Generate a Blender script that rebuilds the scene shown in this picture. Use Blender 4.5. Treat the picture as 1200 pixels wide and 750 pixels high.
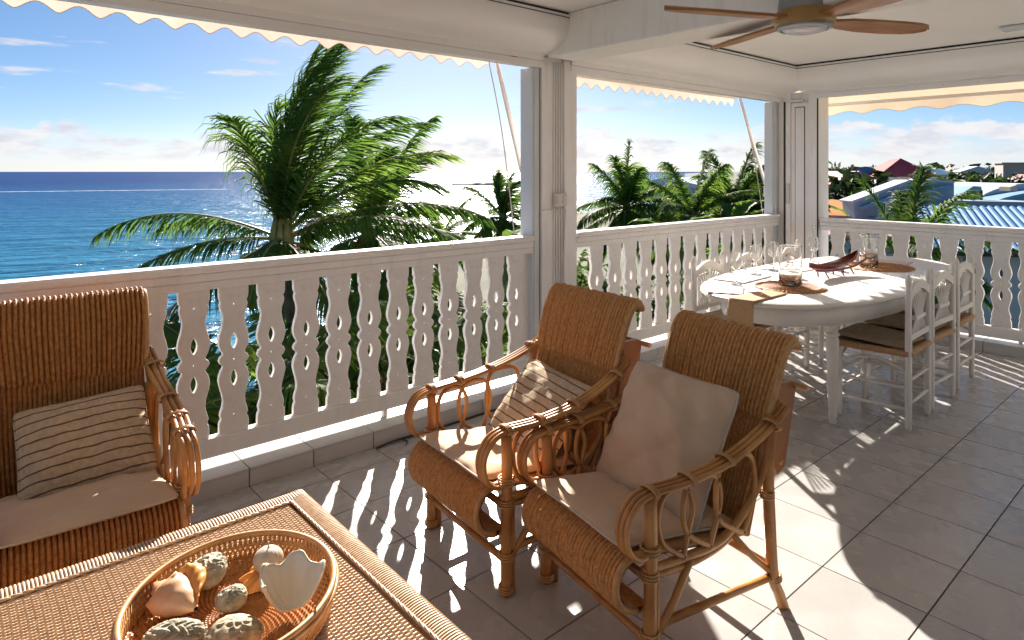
import bpy, math, random
from mathutils import Vector, Matrix
R = math.radians
sc = bpy.context.scene
for o in list(bpy.data.objects): bpy.data.objects.remove(o)
COL = sc.collection

# ------------------------------------------------------------------ camera
cam = bpy.data.cameras.new('camera'); camo = bpy.data.objects.new('camera', cam); COL.objects.link(camo)
cam.sensor_width = 36; cam.lens = 762.458 / 1200 * 36
cam.shift_y = -(375 - 201) / 1200
cam.clip_start = .05; cam.clip_end = 60000
HEAD = .853
camo.location = (0, 0, 1.45); camo.rotation_euler = (R(90), 0, HEAD - R(90))
sc.camera = camo

# ------------------------------------------------------------------ sky and sun
SUN_AZ, SUN_EL = R(53.0), R(26.0)
world = bpy.data.worlds.new('World'); sc.world = world; world.use_nodes = True
def build_world():
    nt = world.node_tree; N = nt.nodes; L = nt.links; N.clear()
    out = N.new('ShaderNodeOutputWorld'); bg = N.new('ShaderNodeBackground'); L.new(bg.outputs[0], out.inputs[0])
    bg.inputs[1].default_value = .05
    sky = N.new('ShaderNodeTexSky'); sky.sky_type = 'NISHITA'; sky.sun_disc = False
    sky.sun_elevation = SUN_EL; sky.sun_rotation = R(90) - SUN_AZ
    sky.altitude = 10; sky.air_density = .6; sky.dust_density = .3; sky.ozone_density = 3.5
    gm = N.new('ShaderNodeGamma'); gm.inputs[1].default_value = .72; L.new(sky.outputs[0], gm.inputs[0]); hs = N.new('ShaderNodeHueSaturation'); hs.inputs['Saturation'].default_value = 1.36; hs.inputs['Value'].default_value = .80; L.new(gm.outputs[0], hs.inputs['Color'])
    tc = N.new('ShaderNodeTexCoord'); sep = N.new('ShaderNodeSeparateXYZ'); L.new(tc.outputs['Generated'], sep.inputs[0])
    def M(op, a, b=None, c=None, clamp=False):
        n = N.new('ShaderNodeMath'); n.operation = op; n.use_clamp = clamp
        for i, v in enumerate((a, b, c)):
            if v is None: continue
            if isinstance(v, (int, float)): n.inputs[i].default_value = v
            else: L.new(v, n.inputs[i])
        return n.outputs[0]
    az = M('ARCTAN2', sep.outputs[1], sep.outputs[0])
    el = M('ARCSINE', sep.outputs[2])
    def noise(sx, sy, det, w):
        cb = N.new('ShaderNodeCombineXYZ'); L.new(M('MULTIPLY', az, sx), cb.inputs[0]); L.new(M('MULTIPLY', el, sy), cb.inputs[1]); cb.inputs[2].default_value = w
        n = N.new('ShaderNodeTexNoise'); n.inputs['Scale'].default_value = 1; n.inputs['Detail'].default_value = det; n.inputs['Roughness'].default_value = .58
        L.new(cb.outputs[0], n.inputs['Vector']); return n.outputs[0]
    def ramp(v, a, b):
        n = N.new('ShaderNodeMapRange'); n.interpolation_type = 'SMOOTHSTEP'; n.inputs[1].default_value = a; n.inputs[2].default_value = b; L.new(v, n.inputs[0]); return n.outputs[0]
    # long low bank of cumulus whose top edge billows
    top = M('MULTIPLY_ADD', noise(9, 14, 6, 2.3), .115, .002)
    over = M('SUBTRACT', top, el)
    bank = M('MULTIPLY', ramp(over, -.002, .007), ramp(el, .010, .026))
    bank = M('MULTIPLY', bank, ramp(noise(14, 34, 5, 7.7), .34, .56))
    # thin high streaks
    st = M('MULTIPLY', ramp(noise(7, 46, 6, 5.1), .565, .69), M('MULTIPLY', ramp(el, .075, .10), ramp(M('MULTIPLY', el, -1), -.24, -.15)))
    haze = M('MULTIPLY', ramp(M('MULTIPLY', el, -1), -.07, .0), .55)
    cl = M('MAXIMUM', M('MULTIPLY', bank, .85), M('MULTIPLY', st, .75), clamp=True)
    # cloud colour follows the sky's own brightness around it
    mx = N.new('ShaderNodeMix'); mx.data_type = 'RGBA'; L.new(haze, mx.inputs[0]); L.new(hs.outputs[0], mx.inputs[6]); mx.inputs[7].default_value = (3.4, 3.35, 3.55, 1)
    shade = noise(20, 60, 5, 1.2)
    cr = N.new('ShaderNodeMix'); cr.data_type = 'RGBA'; L.new(ramp(shade, .32, .62), cr.inputs[0]); cr.inputs[6].default_value = (2.85, 2.85, 3.15, 1); cr.inputs[7].default_value = (3.85, 3.7, 3.65, 1)
    m2 = N.new('ShaderNodeMix'); m2.data_type = 'RGBA'; L.new(cl, m2.inputs[0]); L.new(mx.outputs[2], m2.inputs[6]); L.new(cr.outputs[2], m2.inputs[7])
    L.new(m2.outputs[2], bg.inputs[0])
build_world()
sun = bpy.data.lights.new('sun', 'SUN'); suno = bpy.data.objects.new('sun', sun); COL.objects.link(suno)
sun.energy = 3.2; sun.angle = R(.55); sun.color = (1, .905, .80)
sd = Vector((math.cos(SUN_AZ) * math.cos(SUN_EL), math.sin(SUN_AZ) * math.cos(SUN_EL), math.sin(SUN_EL)))
suno.rotation_euler = (-sd).to_track_quat('-Z', 'Y').to_euler(); suno.location = (5, 8, 12)
sc.cycles.transparent_max_bounces = 32
vs = sc.view_settings; vs.view_transform = 'Standard'; vs.look = 'None'; vs.gamma = 1; vs.use_curve_mapping = False; vs.exposure = 2.35

# ------------------------------------------------------------------ helpers
rnd = random.Random(11)
def tag(o, label=None, cat=None, group=None, kind=None):
    if label: o['label'] = label
    if cat: o['category'] = cat
    if group: o['group'] = group
    if kind: o['kind'] = kind
    return o
def empty(name, loc=(0, 0, 0), rz=0, label=None, cat=None, group=None):
    o = bpy.data.objects.new(name, None); COL.objects.link(o); o.location = loc; o.rotation_euler = (0, 0, rz); o.empty_display_size = .1
    return tag(o, label, cat, group)
def link(name, me, parent=None, loc=None, rot=None, scale=None):
    o = bpy.data.objects.new(name, me); COL.objects.link(o)
    if parent: o.parent = parent
    if loc: o.location = loc
    if rot: o.rotation_euler = rot
    if scale: o.scale = scale
    return o
def copy_tree(o, parent=None):
    c = o.copy(); COL.objects.link(c); c.parent = parent
    for ch in o.children: copy_tree(ch, c)
    return c
def catmull(pts, n):
    pts = [Vector(p) for p in pts]; out = []
    for i in range(len(pts) - 1):
        p0 = pts[max(i - 1, 0)]; p1 = pts[i]; p2 = pts[i + 1]; p3 = pts[min(i + 2, len(pts) - 1)]
        for k in range(n):
            t = k / n
            out.append(.5 * ((2 * p1) + (p2 - p0) * t + (2 * p0 - 5 * p1 + 4 * p2 - p3) * t * t + (3 * p1 - p0 - 3 * p2 + p3) * t ** 3))
    out.append(pts[-1]); return out
class MB:
    def __init__(s): s.v = []; s.f = []
    def box(s, a, b, bev=0.0, M=None):
        x0, y0, z0 = [min(p, q) for p, q in zip(a, b)]; x1, y1, z1 = [max(p, q) for p, q in zip(a, b)]
        i = len(s.v)
        if bev <= 0:
            vs_ = [(x0, y0, z0), (x1, y0, z0), (x1, y1, z0), (x0, y1, z0), (x0, y0, z1), (x1, y0, z1), (x1, y1, z1), (x0, y1, z1)]
            fs = [(0, 3, 2, 1), (4, 5, 6, 7), (0, 1, 5, 4), (1, 2, 6, 5), (2, 3, 7, 6), (3, 0, 4, 7)]
        else:
            vs_ = []; 
            for sx in (0, 1):
                for sy in (0, 1):
                    for sz in (0, 1):
                        X = (x0, x1)[sx]; Y = (y0, y1)[sy]; Z = (z0, z1)[sz]
                        dx, dy, dz = bev * (1 - 2 * sx), bev * (1 - 2 * sy), bev * (1 - 2 * sz)
                        vs_ += [(X, Y + dy, Z + dz), (X + dx, Y, Z + dz), (X + dx, Y + dy, Z)]
            def c(a_, b_, c_): return (a_ * 4 + b_ * 2 + c_) * 3
            fs = []
            for k in (0, 1):
                q = [c(k, 0, 0), c(k, 1, 0), c(k, 1, 1), c(k, 0, 1)]; fs.append(tuple(q if k else q[::-1]))
                q = [c(0, k, 0) + 1, c(1, k, 0) + 1, c(1, k, 1) + 1, c(0, k, 1) + 1]; fs.append(tuple(q[::-1] if k else q))
                q = [c(0, 0, k) + 2, c(1, 0, k) + 2, c(1, 1, k) + 2, c(0, 1, k) + 2]; fs.append(tuple(q if k else q[::-1]))
            for p in (0, 1):
                for q in (0, 1):
                    a_, b_ = c(p, q, 0), c(p, q, 1); fs.append((a_, a_ + 1, b_ + 1, b_) if (p ^ q) == 0 else (a_, b_, b_ + 1, a_ + 1))
                    a_, b_ = c(p, 0, q), c(p, 1, q); fs.append((a_, b_, b_ + 2, a_ + 2) if (p ^ q) == 0 else (a_, a_ + 2, b_ + 2, b_))
                    a_, b_ = c(0, p, q) + 1, c(1, p, q) + 1; fs.append((a_, a_ + 1, b_ + 1, b_) if (p ^ q) == 0 else (a_, b_, b_ + 1, a_ + 1))
            for sx in (0, 1):
                for sy in (0, 1):
                    for sz in (0, 1):
                        k = c(sx, sy, sz); fs.append((k, k + 1, k + 2) if (sx + sy + sz) % 2 else (k, k + 2, k + 1))
        if M is not None: vs_ = [tuple(M @ Vector(p)) for p in vs_]
        s.v += vs_; s.f += [tuple(j + i for j in f) for f in fs]; return s
    def tube(s, pts, r, n=8, cap=True):
        pts = [Vector(p) for p in pts]; m = len(pts); base = len(s.v)
        rs = r if isinstance(r, (list, tuple)) else [r] * m
        t = (pts[1] - pts[0]).normalized(); ref = Vector((0, 0, 1)) if abs(t.z) < .9 else Vector((1, 0, 0))
        u = t.cross(ref).normalized()
        for i in range(m):
            t = (pts[min(i + 1, m - 1)] - pts[max(i - 1, 0)]); t = t.normalized() if t.length > 1e-9 else Vector((0, 0, 1))
            u = (u - t * u.dot(t)); u = u.normalized() if u.length > 1e-6 else t.orthogonal().normalized()
            w = t.cross(u)
            for k in range(n):
                a = 2 * math.pi * k / n; s.v.append(tuple(pts[i] + (u * math.cos(a) + w * math.sin(a)) * rs[i]))
        for i in range(m - 1):
            for k in range(n):
                a, b = base + i * n + k, base + i * n + (k + 1) % n; s.f.append((a, b, b + n, a + n))
        if cap: s.f.append(tuple(base + k for k in range(n))[::-1]); s.f.append(tuple(base + (m - 1) * n + k for k in range(n)))
        return s
    def lathe(s, prof, n=16, at=(0, 0, 0), M=None, cap_end=True):
        base = len(s.v); m = len(prof)
        for r, z in prof:
            for k in range(n):
                a = 2 * math.pi * k / n; p = Vector((at[0] + r * math.cos(a), at[1] + r * math.sin(a), at[2] + z))
                s.v.append(tuple(M @ p if M is not None else p))
        for i in range(m - 1):
            for k in range(n):
                a, b = base + i * n + k, base + i * n + (k + 1) % n; s.f.append((a, b, b + n, a + n))
        if prof[0][0] > 1e-4: s.f.append(tuple(base + k for k in range(n))[::-1])
        if cap_end and prof[-1][0] > 1e-4: s.f.append(tuple(base + (m - 1) * n + k for k in range(n)))
        return s
    def grid(s, P, close_u=False):
        base = len(s.v); nu = len(P); nv = len(P[0])
        for row in P: s.v += [tuple(p) for p in row]
        for i in range(nu - (0 if close_u else 1)):
            for j in range(nv - 1):
                a = base + i * nv + j; b = base + ((i + 1) % nu) * nv + j; s.f.append((a, b, b + 1, a + 1))
        return s
    def prism(s, poly, z0, z1, axis='z'):
        base = len(s.v); n = len(poly)
        for z in (z0, z1):
            for p, q in poly: s.v.append((p, q, z) if axis == 'z' else ((z, p, q) if axis == 'x' else (p, z, q)))
        s.f.append(tuple(base + k for k in range(n))[::-1]); s.f.append(tuple(base + n + k for k in range(n)))
        for k in range(n): s.f.append((base + k, base + (k + 1) % n, base + n + (k + 1) % n, base + n + k))
        return s
    def mesh(s, name, mat, smooth=False):
        me = bpy.data.meshes.new(name); me.from_pydata(s.v, [], s.f)
        if mat: me.materials.append(mat)
        if smooth:
            me.polygons.foreach_set('use_smooth', [True] * len(me.polygons))
            if smooth == 'auto': me.set_sharp_from_angle(angle=R(40))
        me.update(); return me
    def build(s, name, mat, parent=None, smooth=False, loc=None, rot=None):
        return link(name, s.mesh(name, mat, smooth), parent, loc, rot)
# ------------------------------------------------------------------ materials
MATS = {}
def mat(name, c1, c2=None, rough=.5, scale=8, detail=4, bump=0, bscale=None, stretch=(1, 1, 1), spec=.5, metal=0, trans=0, lo=.35, hi=.65, rand=0, coord='Object', extra=None, sheen=0):
    if name in MATS: return MATS[name]
    m = bpy.data.materials.new(name); m.use_nodes = True; nt = m.node_tree; N, L = nt.nodes, nt.links
    b = N['Principled BSDF']; out = N['Material Output']
    b.inputs['Roughness'].default_value = rough; b.inputs['Specular IOR Level'].default_value = spec; b.inputs['Metallic'].default_value = metal
    if sheen: b.inputs['Sheen Weight'].default_value = sheen
    tc = N.new('ShaderNodeTexCoord'); mp = N.new('ShaderNodeMapping'); mp.inputs['Scale'].default_value = stretch; L.new(tc.outputs[coord], mp.inputs[0])
    col = None
    if c2 is not None:
        nz = N.new('ShaderNodeTexNoise'); nz.inputs['Scale'].default_value = scale; nz.inputs['Detail'].default_value = detail; L.new(mp.outputs[0], nz.inputs['Vector'])
        cr = N.new('ShaderNodeValToRGB'); cr.color_ramp.elements[0].position = lo; cr.color_ramp.elements[1].position = hi
        cr.color_ramp.elements[0].color = (*c1, 1); cr.color_ramp.elements[1].color = (*c2, 1); L.new(nz.outputs[0], cr.inputs[0]); col = cr.outputs[0]
    else:
        rgb = N.new('ShaderNodeRGB'); rgb.outputs[0].default_value = (*c1, 1); col = rgb.outputs[0]
    if rand:
        oi = N.new('ShaderNodeObjectInfo'); hs = N.new('ShaderNodeHueSaturation'); mr = N.new('ShaderNodeMapRange'); mr.inputs[3].default_value = 1 - rand; mr.inputs[4].default_value = 1 + rand
        L.new(oi.outputs['Random'], mr.inputs[0]); L.new(mr.outputs[0], hs.inputs['Value']); L.new(col, hs.inputs['Color']); col = hs.outputs[0]
    L.new(col, b.inputs['Base Color'])
    if bump:
        n2 = N.new('ShaderNodeTexNoise'); n2.inputs['Scale'].default_value = bscale or scale * 4; n2.inputs['Detail'].default_value = 3; L.new(mp.outputs[0], n2.inputs['Vector'])
        bp = N.new('ShaderNodeBump'); bp.inputs['Strength'].default_value = bump; bp.inputs['Distance'].default_value = .01; L.new(n2.outputs[0], bp.inputs['Height']); L.new(bp.outputs[0], b.inputs['Normal'])
    if trans:
        tr = N.new('ShaderNodeBsdfTranslucent'); L.new(col, tr.inputs[0]); mx = N.new('ShaderNodeMixShader'); mx.inputs[0].default_value = trans
        L.new(b.outputs[0], mx.inputs[1]); L.new(tr.outputs[0], mx.inputs[2]); L.new(mx.outputs[0], out.inputs[0])
    MATS[name] = m
    if extra: extra(m, N, L, b, mp, col)
    return m
def grime(m, N, L, b, mp, col):      # faint streaks and worn patches in old gloss paint
    mp2 = N.new('ShaderNodeMapping'); mp2.inputs['Scale'].default_value = (7, 7, .9); tc = N.new('ShaderNodeTexCoord'); L.new(tc.outputs['Object'], mp2.inputs[0])
    n = N.new('ShaderNodeTexNoise'); n.inputs['Scale'].default_value = 2.6; n.inputs['Detail'].default_value = 8; n.inputs['Roughness'].default_value = .7; L.new(mp2.outputs[0], n.inputs['Vector'])
    r = N.new('ShaderNodeMapRange'); r.inputs[1].default_value = .52; r.inputs[2].default_value = .78; r.inputs[4].default_value = .45; L.new(n.outputs[0], r.inputs[0])
    mx = N.new('ShaderNodeMix'); mx.data_type = 'RGBA'; L.new(r.outputs[0], mx.inputs[0]); L.new(col, mx.inputs[6]); mx.inputs[7].default_value = (.60, .53, .45, 1); L.new(mx.outputs[2], b.inputs['Base Color'])
WHITE = mat('white_paint', (.845, .82, .79), (.885, .865, .84), .45, 3, 5, bump=.10, bscale=24, rand=.02, extra=grime)
CEIL = mat('ceiling_paint', (.84, .82, .79), (.88, .86, .83), .6, 1.4, 4)
SHUT = mat('shutter_box_paint', (.845, .825, .805), (.88, .86, .845), .35, 2, 3)
ALU = mat('white_aluminium', (.62, .66, .69), (.68, .71, .73), .35, 2, 2)
GASKET = mat('black_gasket', (.015, .015, .015), None, .6)
def tile_extra(m, N, L, b, mp, col):
    n = N.new('ShaderNodeTexNoise'); n.inputs['Scale'].default_value = 2.2; n.inputs['Detail'].default_value = 6; L.new(mp.outputs[0], n.inputs['Vector'])
    r = N.new('ShaderNodeMapRange'); r.inputs[1].default_value = .3; r.inputs[2].default_value = .7; r.inputs[3].default_value = .16; r.inputs[4].default_value = .36; L.new(n.outputs[0], r.inputs[0]); L.new(r.outputs[0], b.inputs['Roughness'])
TILE = mat('glazed_tile', (.425, .415, .405), (.475, .465, .455), .25, 1.6, 7, rand=.07, extra=tile_extra, coord='Object')
KTILE = mat('kerb_tile', (.52, .505, .49), (.57, .555, .54), .3, 2, 5, rand=.03)
GROUT = mat('dark_grout', (.05, .042, .032), (.085, .07, .052), .8, 20)
RATTAN = mat('rattan_cane', (.38, .15, .038), (.62, .30, .09), .32, 9, 4, rand=.08)
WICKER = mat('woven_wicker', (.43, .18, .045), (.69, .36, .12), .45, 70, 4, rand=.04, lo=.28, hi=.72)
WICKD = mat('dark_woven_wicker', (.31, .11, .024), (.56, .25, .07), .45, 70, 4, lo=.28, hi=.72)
WICKT = mat('table_wicker', (.50, .33, .20), (.68, .49, .32), .5, 60, 4)
BINDING = mat('cane_binding', (.46, .23, .08), (.60, .33, .13), .4, 30)
BROWNWOOD = mat('brown_wood', (.24, .09, .03), (.36, .15, .05), .4, 5, 5, stretch=(1, 1, .15))
CUSH = mat('beige_cushion', (.60, .405, .25), (.66, .46, .30), .85, 5, 5, bump=.25, bscale=260, sheen=.2)
PIPE = mat('cushion_piping', (.55, .46, .36), None, .8)
def stripes(m, N, L, b, mp, col):
    tc = N.new('ShaderNodeTexCoord'); sp = N.new('ShaderNodeSeparateXYZ'); L.new(tc.outputs['Object'], sp.inputs[0])
    n = N.new('ShaderNodeTexNoise'); n.inputs['Scale'].default_value = 14; L.new(tc.outputs['Object'], n.inputs['Vector'])
    a = N.new('ShaderNodeMath'); a.operation = 'MULTIPLY_ADD'; a.inputs[1].default_value = .012; L.new(n.outputs[0], a.inputs[0]); L.new(sp.outputs[0], a.inputs[2])
    w = N.new('ShaderNodeMath'); w.operation = 'MULTIPLY'; w.inputs[1].default_value = 1 / .034; L.new(a.outputs[0], w.inputs[0])
    fr = N.new('ShaderNodeMath'); fr.operation = 'FRACT'; L.new(w.outputs[0], fr.inputs[0])
    lt = N.new('ShaderNodeMath'); lt.operation = 'LESS_THAN'; lt.inputs[1].default_value = .16; L.new(fr.outputs[0], lt.inputs[0])
    mx = N.new('ShaderNodeMix'); mx.data_type = 'RGBA'; L.new(lt.outputs[0], mx.inputs[0]); L.new(col, mx.inputs[6]); mx.inputs[7].default_value = (.13, .085, .05, 1); L.new(mx.outputs[2], b.inputs['Base Color'])
STRIPE = mat('striped_linen', (.52, .37, .23), (.63, .47, .31), .9, 60, 4, bump=.3, bscale=220, extra=stripes)
AWN = mat('awning_canvas', (.70, .545, .46), (.74, .585, .50), .8, 3, 3, trans=.34)
AWNY = mat('awning_canvas_yellow', (.64, .52, .38), (.68, .56, .42), .8, 3, 3, trans=.4)
ARM = mat('awning_metal', (.66, .60, .55), None, .4)
CORD = mat('grey_cord', (.35, .31, .28), None, .8)
BLACK = mat('black_rubber', (.02, .02, .02), None, .5)
PLAST = mat('cream_plastic', (.68, .62, .56), None, .4)
BLADE = mat('fan_wood', (.30, .125, .04), (.46, .22, .085), .35, 4, 6, stretch=(1, 9, 9))
BRASS = mat('fan_wood_body', (.36, .20, .05), (.46, .27, .08), .35, 6)
GREYM = mat('grey_metal', (.32, .32, .32), None, .4, metal=.6)
FROST = mat('frosted_glass', (.62, .62, .66), None, .15)
DW = mat('white_furniture_paint', (.76, .725, .67), (.82, .79, .74), .4, 6, 4)
RUSH = mat('straw_rush', (.34, .19, .085), (.52, .33, .16), .7, 30, 4, stretch=(1, 6, 6))
RUNNER = mat('linen_runner', (.46, .30, .15), (.54, .37, .20), .9, 120, 3, bump=.3, bscale=300)
PINK = mat('pale_pink_cloth', (.72, .56, .50), (.76, .61, .56), .9, 60, 3)
MATW = mat('straw_mat', (.33, .14, .05), (.52, .27, .12), .7, 60, 3)
REDW = mat('dark_red_lacquer', (.12, .012, .012), (.17, .022, .018), .3, 12)
def glassm():
    m = bpy.data.materials.new('clear_glass'); m.use_nodes = True; b = m.node_tree.nodes['Principled BSDF']
    b.inputs['Base Color'].default_value = (.985, .995, .99, 1); b.inputs['Roughness'].default_value = .01; b.inputs['Transmission Weight'].default_value = 1; b.inputs['IOR'].default_value = 1.42
    return m
GLASS = glassm()
def leafmat(name, a, b_, tr=.4, rand=.18): return mat(name, a, b_, .6, 1.7, 3, trans=tr, rand=rand, coord='Object', spec=.18)
PALM = leafmat('palm_leaf', (.05, .11, .018), (.13, .22, .035), .58)
PALM2 = leafmat('palm_leaf_fresh', (.08, .16, .022), (.20, .29, .05), .58)
DRY = mat('dry_palm_leaf', (.20, .15, .09), (.30, .23, .14), .7, 3, 3, trans=.2)
LEAF = leafmat('broad_leaf', (.05, .10, .018), (.13, .20, .035))
LEAFD = leafmat('dark_leaf', (.020, .040, .012), (.05, .075, .022), .25)
LIME = leafmat('lime_leaf', (.08, .20, .02), (.16, .30, .04))
BARK = mat('palm_bark', (.085, .065, .05), (.16, .125, .10), .9, 6, 4, bump=.4, bscale=18)
RACHIS = mat('palm_rachis', (.16, .17, .04), (.24, .21, .06), .5, 4)
COCO = mat('coconut_husk', (.22, .10, .03), (.30, .16, .05), .6, 6)
# ------------------------------------------------------------------ floor, kerb, ceiling
CH, SH = math.cos(HEAD), math.sin(HEAD)
def inview(x, y, z=0):
    d = x * CH + y * SH
    if d < .6: return False
    r = x * SH - y * CH
    px = 600 + 762.5 * r / d; py = 201 - 762.5 * (z - 1.45) / d
    return -60 < px < 1260 and py < 800
XL = [-2.4 + .315 * k for k in range(11)] + [1.06, 1.37, 1.70, 2.06, 2.43, 2.78, 3.13, 3.48] + [3.48 + .342 * k for k in range(1, 9)] + [6.30]
YL = [3.06, 2.88, 2.56, 2.22, 1.84, 1.45, 1.05, .71, .37, .03] + [.03 - .34 * k for k in range(1, 7)]
fl = MB().box((-2.4, -2.02, -.25), (6.62, 3.45, -.004)).build('floor', GROUT); tag(fl, kind='structure')
unit = MB().box((-.5, -.5, -.012), (.5, .5, 0), bev=.0).mesh('tile', TILE)
rest = MB(); G = .0027
for i in range(len(XL) - 1):
    for j in range(len(YL) - 1):
        x0, x1, y1, y0 = XL[i] + G, XL[i + 1] - G, YL[j] - G, YL[j + 1] + G
        if any(inview(x, y) for x in (x0, x1) for y in (y0, y1)):
            o = link('tile', unit, fl, ((x0 + x1) / 2, (y0 + y1) / 2, rnd.uniform(-.0004, .0004)), (rnd.uniform(-.0012, .0012), rnd.uniform(-.0012, .0012), 0), (x1 - x0, y1 - y0, 1))
        else: rest.box((x0, y0, -.012), (x1, y1, 0))
tag(rest.build('tile_field', TILE, fl), kind='stuff')
KZ = .085
kb = MB().box((-2.4, 3.068, -.2), (6.3, 3.46, KZ - .008)).box((6.305, -2.02, -.2), (6.7, 3.46, KZ - .008)).build('kerb', GROUT); tag(kb, kind='structure')
kun = MB().box((-.5, -.5, -.5), (.5, .5, .5)).mesh('tile', KTILE)
def ktile(x0, x1, y0, y1, z0, z1): link('tile', kun, kb, ((x0 + x1) / 2, (y0 + y1) / 2, (z0 + z1) / 2), None, (x1 - x0, y1 - y0, z1 - z0))
for i in range(len(XL) - 1):
    x0, x1 = XL[i] + G, XL[i + 1] - G
    if x1 < -.6: continue
    if x1 > 6.29: continue
    ktile(x0, x1, 3.052, 3.064, .001, KZ - .012); ktile(x0, x1, 3.050, 3.170, KZ - .010, KZ); ktile(x0, x1, 3.174, 3.44, KZ - .010, KZ)
for j in range(len(YL) - 4):
    y1, y0 = YL[j] - G, YL[j + 1] + G
    ktile(6.290, 6.302, y0, y1, .001, KZ - .012); ktile(6.288, 6.41, y0, y1, KZ - .010, KZ); ktile(6.414, 6.68, y0, y1, KZ - .010, KZ)
CZ = 2.465
tag(MB().box((-2.6, -2.2, CZ), (6.9, 3.55, CZ + .25)).build('ceiling', CEIL), kind='structure')
tag(MB().box((-2.6, -2.25, -.2), (6.9, -2.05, CZ - .01)).build('house_wall', WHITE), 'plain cream rear wall of the veranda behind the seating', 'wall')
bmo = empty('ceiling_beam', (3.15, 3.1, 2.205), 0, 'cream boxed ceiling beam running from the balcony post towards the house', 'beam')
MB().box((-.15, -5.1, 0), (.15, -.02, CZ - .002 - 2.205), bev=.006).build('beam_casing', WHITE, bmo)
MB().box((-.152, -5.1, .225), (.152, -.30, .255)).build('top_moulding', WHITE, bmo)

# ------------------------------------------------------------------ shutter boxes
def shutter_box(axis, p, a, b, label, zh=2.15):
    # cross-section: (distance inwards from the opening plane, height)
    prof = [(.0, 2.235), (.10, 2.232), (.17, 2.245), (.235, 2.275), (.275, 2.315), (.295, 2.36), (.30, 2.41), (.30, 2.448), (-.1, 2.448), (-.1, 2.235)]
    pr = [(q.x, q.y) for q in catmull([(x, z, 0) for x, z in prof[:8]], 4)] + prof[8:]
    e = empty('shutter_box', (0, 0, 0), 0, label, 'shutter box', 'roller shutter boxes under the ceiling')
    def sec(poly, m, nm):
        mb = MB()
        if axis == 'x': mb.prism([(p - q, z) for q, z in poly][::-1], a, b, 'x')
        else: mb.prism([(p - q, z) for q, z in poly], a, b, 'y')
        return mb.build(nm, m, e, 'auto')
    sec(pr, SHUT, 'casing')
    sec([(.305, 2.425), (.303, 2.425), (.303, 2.43), (.305, 2.43)], GASKET, 'seam')
    sec([(-.045, zh + .045), (.03, zh + .045), (.03, 2.234), (-.045, 2.234)], SHUT, 'guide_head')
    sec([(-.05, zh), (.022, zh), (.022, zh + .043), (-.05, zh + .043)], SHUT, 'guide_rail')
    sec([(-.1, 2.45), (.29, 2.45), (.29, CZ - .001), (-.1, CZ - .001)], GASKET, 'shadow_gap')
    return e
RX = 6.40
sb1 = shutter_box('x', 3.18, -2.4, 3.034, 'long cream shutter box above the sea opening, ending at the beam')
sb2 = shutter_box('x', 3.18, 3.31, 6.385, 'cream shutter box above the middle opening beside the corner post')
sb3 = shutter_box('y', RX, -2.0, 2.93, 'cream shutter box above the town opening beyond the dining chairs', 2.165)
MB().box((2.75, 3.153, 2.19), (2.80, 3.157, 2.197)).build('red_sticker', mat('red_print', (.5, .12, .10), None, .5), sb1)
for yy in (1.05, 1.5, 1.75, 1.95, 2.4): MB().lathe([(0, 0), (.006, 0), (.005, .003), (0, .004)], 6, (RX - .0215, yy, 2.185)).build('screw', GREYM, sb3)
# ------------------------------------------------------------------ posts
po = empty('balcony_post', (3.2, 3.2, 0), 0, 'ribbed cream balcony post behind the wicker armchairs', 'post')
MB().box((-.155, -.02, KZ + .001), (-.05, .12, 2.23), bev=.004).build('post_face', WHITE, po)
MB().box((-.05, -.012, KZ + .001), (.045, .12, 2.23)).build('post_core', WHITE, po)
MB().box((-.16, .0, 2.2305), (.172, .13, CZ - .003)).build('post_head', WHITE, po)
for x in (-.042, -.018, .008, .032): MB().box((x - .007, -.028, KZ + .001), (x + .007, -.013, 2.20), bev=.004).build('rib', WHITE, po)
MB().box((.046, -.035, KZ + .001), (.175, .12, 2.225), bev=.004).build('post_face', WHITE, po)
MB().box((-.1645, .004, KZ + .001), (-.1565, .1, 2.15)).build('gasket', GASKET, po)
jb = MB().box((-.235, -.006, KZ + .001), (-.166, .11, 2.149), bev=.003).build('window_jamb', ALU, po)
MB().box((-.215, -.012, KZ + .001), (-.20, -.0065, 2.149)).build('groove', ALU, jb)
MB().box((.06 - .115, -.05, 1.21), (.06, -.0285, 1.30), bev=.004).build('socket_plate', PLAST, po)
for k in (-.027, -.083): MB().box((.06 + k - .018, -.056, 1.225), (.06 + k + .018, -.0495, 1.285), bev=.003).build('switch', PLAST, po)
MB().tube([(-.15, -.024, 1.19), (.05, -.042, 1.19), (.04, -.042, 1.0), (.0, -.035, .5), (-.02, -.034, .1)], .004, 6).build('cable', PLAST, po)
cp = empty('corner_post', (RX, 3.0, 0), 0, 'cream corner post with inset panel door beside the dining table', 'post')
MB().box((0, -.19, KZ + .001), (.24, .25, 2.235)).build('post_core', WHITE, cp)
MB().box((-.024, -.19, KZ + .001), (-.001, -.105, 2.235), bev=.004).build('post_face', WHITE, cp)
dr = MB().box((-.018, -.103, KZ + .002), (-.001, .065, 2.13), bev=.003).build('panel_door', WHITE, cp)
MB().box((-.0215, -.075, KZ + .1), (-.0185, .025, 2.09)).build('recess_line', GASKET, dr)
MB().box((-.026, -.068, KZ + .11), (-.022, .019, 2.083), bev=.002).build('panel', WHITE, dr)
MB().box((-.022, .069, KZ + .001), (-.001, .122, 2.235), bev=.004).build('post_face', WHITE, cp)
MB().box((-.04, .075, 1.13), (-.0225, .112, 1.33), bev=.004).build('switch_box', PLAST, cp)
MB().box((-.03, .124, KZ + .001), (-.002, .136, 2.15)).build('gasket', GASKET, cp)
MB().box((-.02, -.199, KZ + .001), (-.005, -.191, 2.16)).build('gasket', GASKET, cp)
MB().box((-.028, -.06, 2.14), (-.001, .10, 2.165), bev=.003).build('capping', WHITE, cp)
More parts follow.
